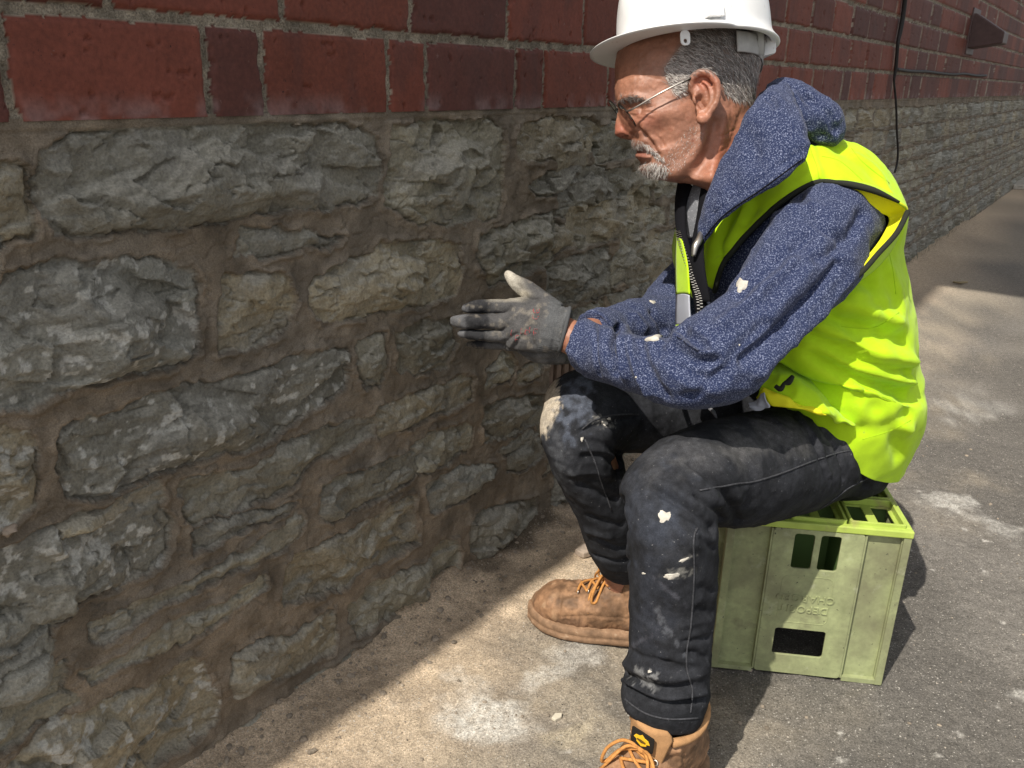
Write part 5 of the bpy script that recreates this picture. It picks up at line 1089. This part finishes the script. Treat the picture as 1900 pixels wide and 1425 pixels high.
for (z_, k) in prof[1:-1]:
    for j in range(nt_):
        t = 2*math.pi*j/nt_; rg_ = .0035*math.exp(-(math.sin(t)/.16)**2)*sstep(.02, .06, z_); V.append(hc+(hf*math.cos(t)+hl*math.sin(t))*(rimr(t)*k*(1-.04*z_/Hh)+rg_)+hu*(z_+.006+sag(t)*max(0, 1-z_/.05)))
V.append(hc+hu*(Hh+.006)); V = np.array(V); nr2 = (len(V)-1)//nt_; F_ = []
for i in range(nr2-1):
    for j in range(nt_): F_.append((i*nt_+j, i*nt_+(j+1) % nt_, (i+1)*nt_+(j+1) % nt_, (i+1)*nt_+j))
for j in range(nt_): F_.append(((nr2-1)*nt_+j, (nr2-1)*nt_+(j+1) % nt_, len(V)-1))
if np.cross(V[F_[600][1]]-V[F_[600][0]], V[F_[600][2]]-V[F_[600][0]])@(V[F_[600][0]]-hc) < 0: F_ = [f[::-1] for f in F_]
shl = mesh_np('shell', V, F_, M_hat, hat, True); s_ = shl.modifiers.new('s', 'SOLIDIFY'); s_.thickness = .0025; s_.offset = -1
s_ = shl.modifiers.new('u', 'SUBSURF'); s_.levels = s_.render_levels = 1
bvHat = bvh_of(V, F_)
for sgn in (1, -1):                                  # accessory slots and strap tabs on both sides
    mr = (lambda p: p) if sgn == 1 else (lambda p: hc+(p-hc)-2*((p-hc)@hl)*hl)
    m_ = MB(); p0 = np.array(hc)+hf*.030+hl*(hb_*.965+.0065)+hu*.001
    for u0, u1, h0, h1, d in ((-.0125, -.0085, .004, .030, .009), (.0085, .0125, .004, .030, .009), (-.0084, .0084, .004, .022, .0078)):
        A0 = p0+hf*u0-hl*.006+hu*h0; m_.add([mr(q) for q in (A0, A0+hf*(u1-u0), A0+hf*(u1-u0)+hl*(d+.006), A0+hl*(d+.006), A0+hu*(h1-h0)-hl*.004, A0+hf*(u1-u0)+hu*(h1-h0)-hl*.004, A0+hf*(u1-u0)+hl*(d+.003)+hu*(h1-h0), A0+hl*(d+.003)+hu*(h1-h0))], [(0,3,2,1),(4,5,6,7),(0,1,5,4),(1,2,6,5),(2,3,7,6),(3,0,4,7)] if sgn == 1 else [(1,2,3,0),(7,6,5,4),(4,5,1,0),(5,6,2,1),(6,7,3,2),(7,4,0,3)])
    m_.build('accessory_slot', M_hat, hat, bevel=.0015)
    O_ = mr(P(1271, 79, HZ-hb_+.004)); V_, F_ = plate(rrect(-.0075, -.0, .0075, .020, .006), [rrect(-.0028, .003, .0028, .0088, .0027)], .002, O_-hu*.004, hf, hu, .0003); mesh_np('strap_tab', V_, F_, M_hat, hat, False)
m_ = MB(); A0 = hc-hf*(ha+.006)-hl*.016+hu*.004; m_.box(A0, hf*.012, hl*.032, hu*.022); m_.build('accessory_slot', M_hat, hat, bevel=.003)
M_band = mat('headband_grey', (.42, .41, .39), rough=.6, var=((60, .85, 1.1),))
C_ = []; A_ = []
for t in np.linspace(1.75, 2*math.pi-1.75, 40):
    C_.append(hc-hf*.004+hf*(ha-.017)*math.cos(t)+hl*(hb_-.022)*math.sin(t)-hu*(.018+.016*sstep(2.2, 3.1, t if t < math.pi else 2*math.pi-t)))
T_ = np.gradient(np.array(C_), axis=0); T_ /= np.linalg.norm(T_, axis=1)[:, None]; O_ = np.cross(T_, hu)
V_, F_ = loft(C_, np.tile(hu*.015, (40, 1)), O_*.0014, 12); mesh_np('headband', V_, F_, M_band, hat, True)
m_ = MB(); p0 = P(1398, 112, HZ)-hf*.001; m_.box(p0-hl*.022, P(1424, 106, HZ)-P(1398, 112, HZ), hl*.044, (P(1399, 74, HZ)-P(1398, 112, HZ))); m_.build('ratchet', M_hat, hat, bevel=.003)
for sgn in (-1, 1):
    m_ = MB(); q0 = P(1372, 70, HZ); m_.add(*loft([q0+hl*sgn*.045+hu*.03, q0+hl*sgn*.045-hu*.006, q0+hl*sgn*.042-hu*.036], [hf*.013]*3, [hl*.0016]*3, 10)); m_.build('strap_hanger', M_band, hat, True)
# ------------------------------------------------------------------ gloves
M_knit = mat('grey_knit_glove', attr=True, rough=.95, spec=.12, var=((60, .8, 1.2), (500, .72, 1.28)), bump=((900, .5, .001), (160, .15, .002)))
GZ = .0
palmL = tube_px([(1060,573,1040,651,1.218,.62), (1046,570,1026,653,1.222,.60), (1030,563,1010,653,1.228,.55), (1008,556,992,653,1.235,.48), (985,553,967,650,1.243,.42), (958,553,943,643,1.252,.36), (937,556,926,632,1.257,.30)], 6, 40)
fing = [tube_px([(960,556,955,582,1.250,.95), (926,556,925,580,1.250,.95), (901,556,904,580,1.252,.95), (882,559,884,581,1.256,.95), (866,563,868,580,1.260,.95), (858,568,859,577,1.263,.9)], 5, 22),
        tube_px([(960,583,955,611,1.248,.95), (926,583,925,610,1.248,.95), (895,583,896,610,1.248,.95), (865,584,867,609,1.252,.95), (846,586,848,606,1.256,.95), (837,591,838,601,1.259,.9)], 5, 22),
        tube_px([(960,610,955,634,1.252,.95), (928,612,926,634,1.252,.95), (898,613,900,632,1.254,.95), (872,612,874,629,1.258,.95), (857,613,858,626,1.262,.95), (850,616,850,622,1.264,.9)], 5, 22),
        tube_px([(965,628,960,650,1.262,.95), (935,630,930,649,1.266,.95), (905,632,902,647,1.272,.95), (882,633,880,645,1.280,.95), (868,635,867,642,1.286,.9)], 5, 20),
        tube_px([(1045,566,1005,602,1.238,.85), (1022,549,988,578,1.244,.9), (1001,534,972,556,1.250,.95), (980,521,957,541,1.256,.98), (960,511,945,528,1.261,.98), (948,504,939,517,1.264,.9), (941,503,937,509,1.266,.9)], 5, 24)]
V, F = remesh([palmL]+fing, .0012); V = smooth(V, F, 3, .4); N = normals(V, F); V = V+N*.0011; bv = bvh_of(V, F)
V = folds(V, N, bv, [([(935,640),(945,628),(958,620)], -.003, .003), ([(955,645),(962,630),(970,622)], -.003, .003), ([(945,648),(953,632),(963,625)], .0025, .003), ([(975,548),(985,556),(995,556)], -.002, .003), ([(930,560),(932,580)], .0015, .006), ([(926,590),(928,606)], .0018, .006), ([(895,558),(896,580)], -.0012, .003), ([(893,584),(894,609)], -.0012, .003), ([(897,613),(898,632)], -.0012, .003), ([(868,584),(869,608)], -.001, .003),
     ([(1000,560),(985,580),(975,600)], -.0015, .006), ([(985,620),(990,640)], -.002, .003), ([(1052,572),(1047,600),(1038,650)], .0025, .004), ([(1040,567),(1032,610),(1022,652)], -.0015, .003), ([(957,525),(968,535)], -.0015, .003)])
N = normals(V, F); V = cloth_noise(V, N, .0008, .02, .0006, .012, 501); X, Y, Z = proj(V)
cuff = sstep(1000, 1012, X+.25*(Y-600)); V = V+normals(V, F)*(.00035*np.sin((Y+.2*X)*1.9)*cuff)[:, None]
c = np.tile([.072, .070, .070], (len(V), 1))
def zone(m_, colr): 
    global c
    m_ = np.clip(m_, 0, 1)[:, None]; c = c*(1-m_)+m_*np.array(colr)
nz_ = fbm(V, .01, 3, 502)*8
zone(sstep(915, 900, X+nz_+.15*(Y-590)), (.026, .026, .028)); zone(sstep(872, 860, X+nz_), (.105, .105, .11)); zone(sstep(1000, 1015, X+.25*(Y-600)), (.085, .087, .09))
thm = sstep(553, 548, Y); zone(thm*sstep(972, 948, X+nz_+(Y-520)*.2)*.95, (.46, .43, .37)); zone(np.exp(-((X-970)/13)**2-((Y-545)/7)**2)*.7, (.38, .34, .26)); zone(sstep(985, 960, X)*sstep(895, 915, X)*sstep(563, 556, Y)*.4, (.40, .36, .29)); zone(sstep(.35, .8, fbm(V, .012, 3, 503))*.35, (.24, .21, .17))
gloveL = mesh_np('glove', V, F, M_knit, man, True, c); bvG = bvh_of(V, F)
m_ = MB(); Q = snapline(bvG, [(1063,575),(1060,592),(1052,620),(1043,650)], 0, 5)
cc = (P(1057, 571, 1.219)+P(1037, 652, 1.219))/2; aa = (P(1057, 571, 1.219)-P(1037, 652, 1.219))/2; bb = -fw*np.linalg.norm(aa)*.66
m_.add(*tube([cc+aa*math.cos(t)*.99+bb*math.sin(t) for t in np.linspace(0, 2*math.pi, 41)], .0030, 8)); m_.build('cuff_edge', mat('glove_binding', (.07, .072, .075), rough=.95, bump=((900, .6, .001),)), gloveL, True)
M_red = mat('red_print', (.34, .040, .045), rough=.9, speck=((420, .42, .58, (.12, .10, .10), 3),))
def mark(pts, r=.0005):
    Q = snapline(bvG, pts, .0001, 4)
    if len(Q) > 2: m_ = MB(); m_.add(*tube(Q, r, 5)); m_.build('printed_mark', M_red, gloveL, True)
mark([(999,586),(997,591),(993,592),(989,590),(988,585)], .0006); mark([(1001,573),(1000,579),(995,581),(990,579),(990,573)], .0006); mark([(996,575),(996,580)], .0005)
for k, (x_, y_) in enumerate([(950,612),(958,622),(968,608),(976,612),(984,606),(992,610)]):
    mark([(x_, y_), (x_-2, y_+7), (x_-1, y_+12)], .0006)
    if k % 2: mark([(x_, y_), (x_+5, y_+1)], .0005); mark([(x_-2, y_+8), (x_+3, y_+8)], .0005)
palmR = tube_px([(1085,640,1080,668,1.335,1.1), (1050,640,1045,671,1.315,1.0), (1015,640,1012,672,1.305,.9), (985,640,985,666,1.30,.7)], 5, 28)
fR = [tube_px([(1050,650,1046,674,1.275,1.0), (1020,651,1016,675,1.27,1.0), (998,650,992,673,1.275,1.0), (982,648,976,665,1.285,1.0), (972,647,967,657,1.295,1.0)], 5, 20),
      tube_px([(1040,640,1036,662,1.265,1.0), (1000,643,997,666,1.262,1.0), (978,643,974,662,1.268,1.0), (964,643,961,655,1.280,1.0)], 5, 20),
      tube_px([(1060,655,1055,676,1.30,1.0), (1035,655,1030,677,1.295,1.0), (1012,655,1008,675,1.30,1.0), (1000,655,997,668,1.31,1.0)], 5, 20),
      tube_px([(1070,655,1065,673,1.33,1.0), (1050,658,1046,676,1.33,1.0), (1034,658,1031,673,1.335,1.0)], 5, 20),
      tube_px([(1060,610,1050,640,1.32,.9), (1025,600,1015,625,1.315,.9), (1000,598,992,615,1.32,.9)], 5, 20)]
V, F = remesh([palmR]+fR, .0014); V = smooth(V, F, 3, .45); N = normals(V, F); V = cloth_noise(V, N, .0008, .02, .0006, .012, 601)
c = np.tile([.10, .10, .102], (len(V), 1))*(.75+.5*sstep(-.5, .5, fbm(V, .015, 3, 602)))[:, None]
mesh_np('glove', V, F, M_knit, man, True, c)
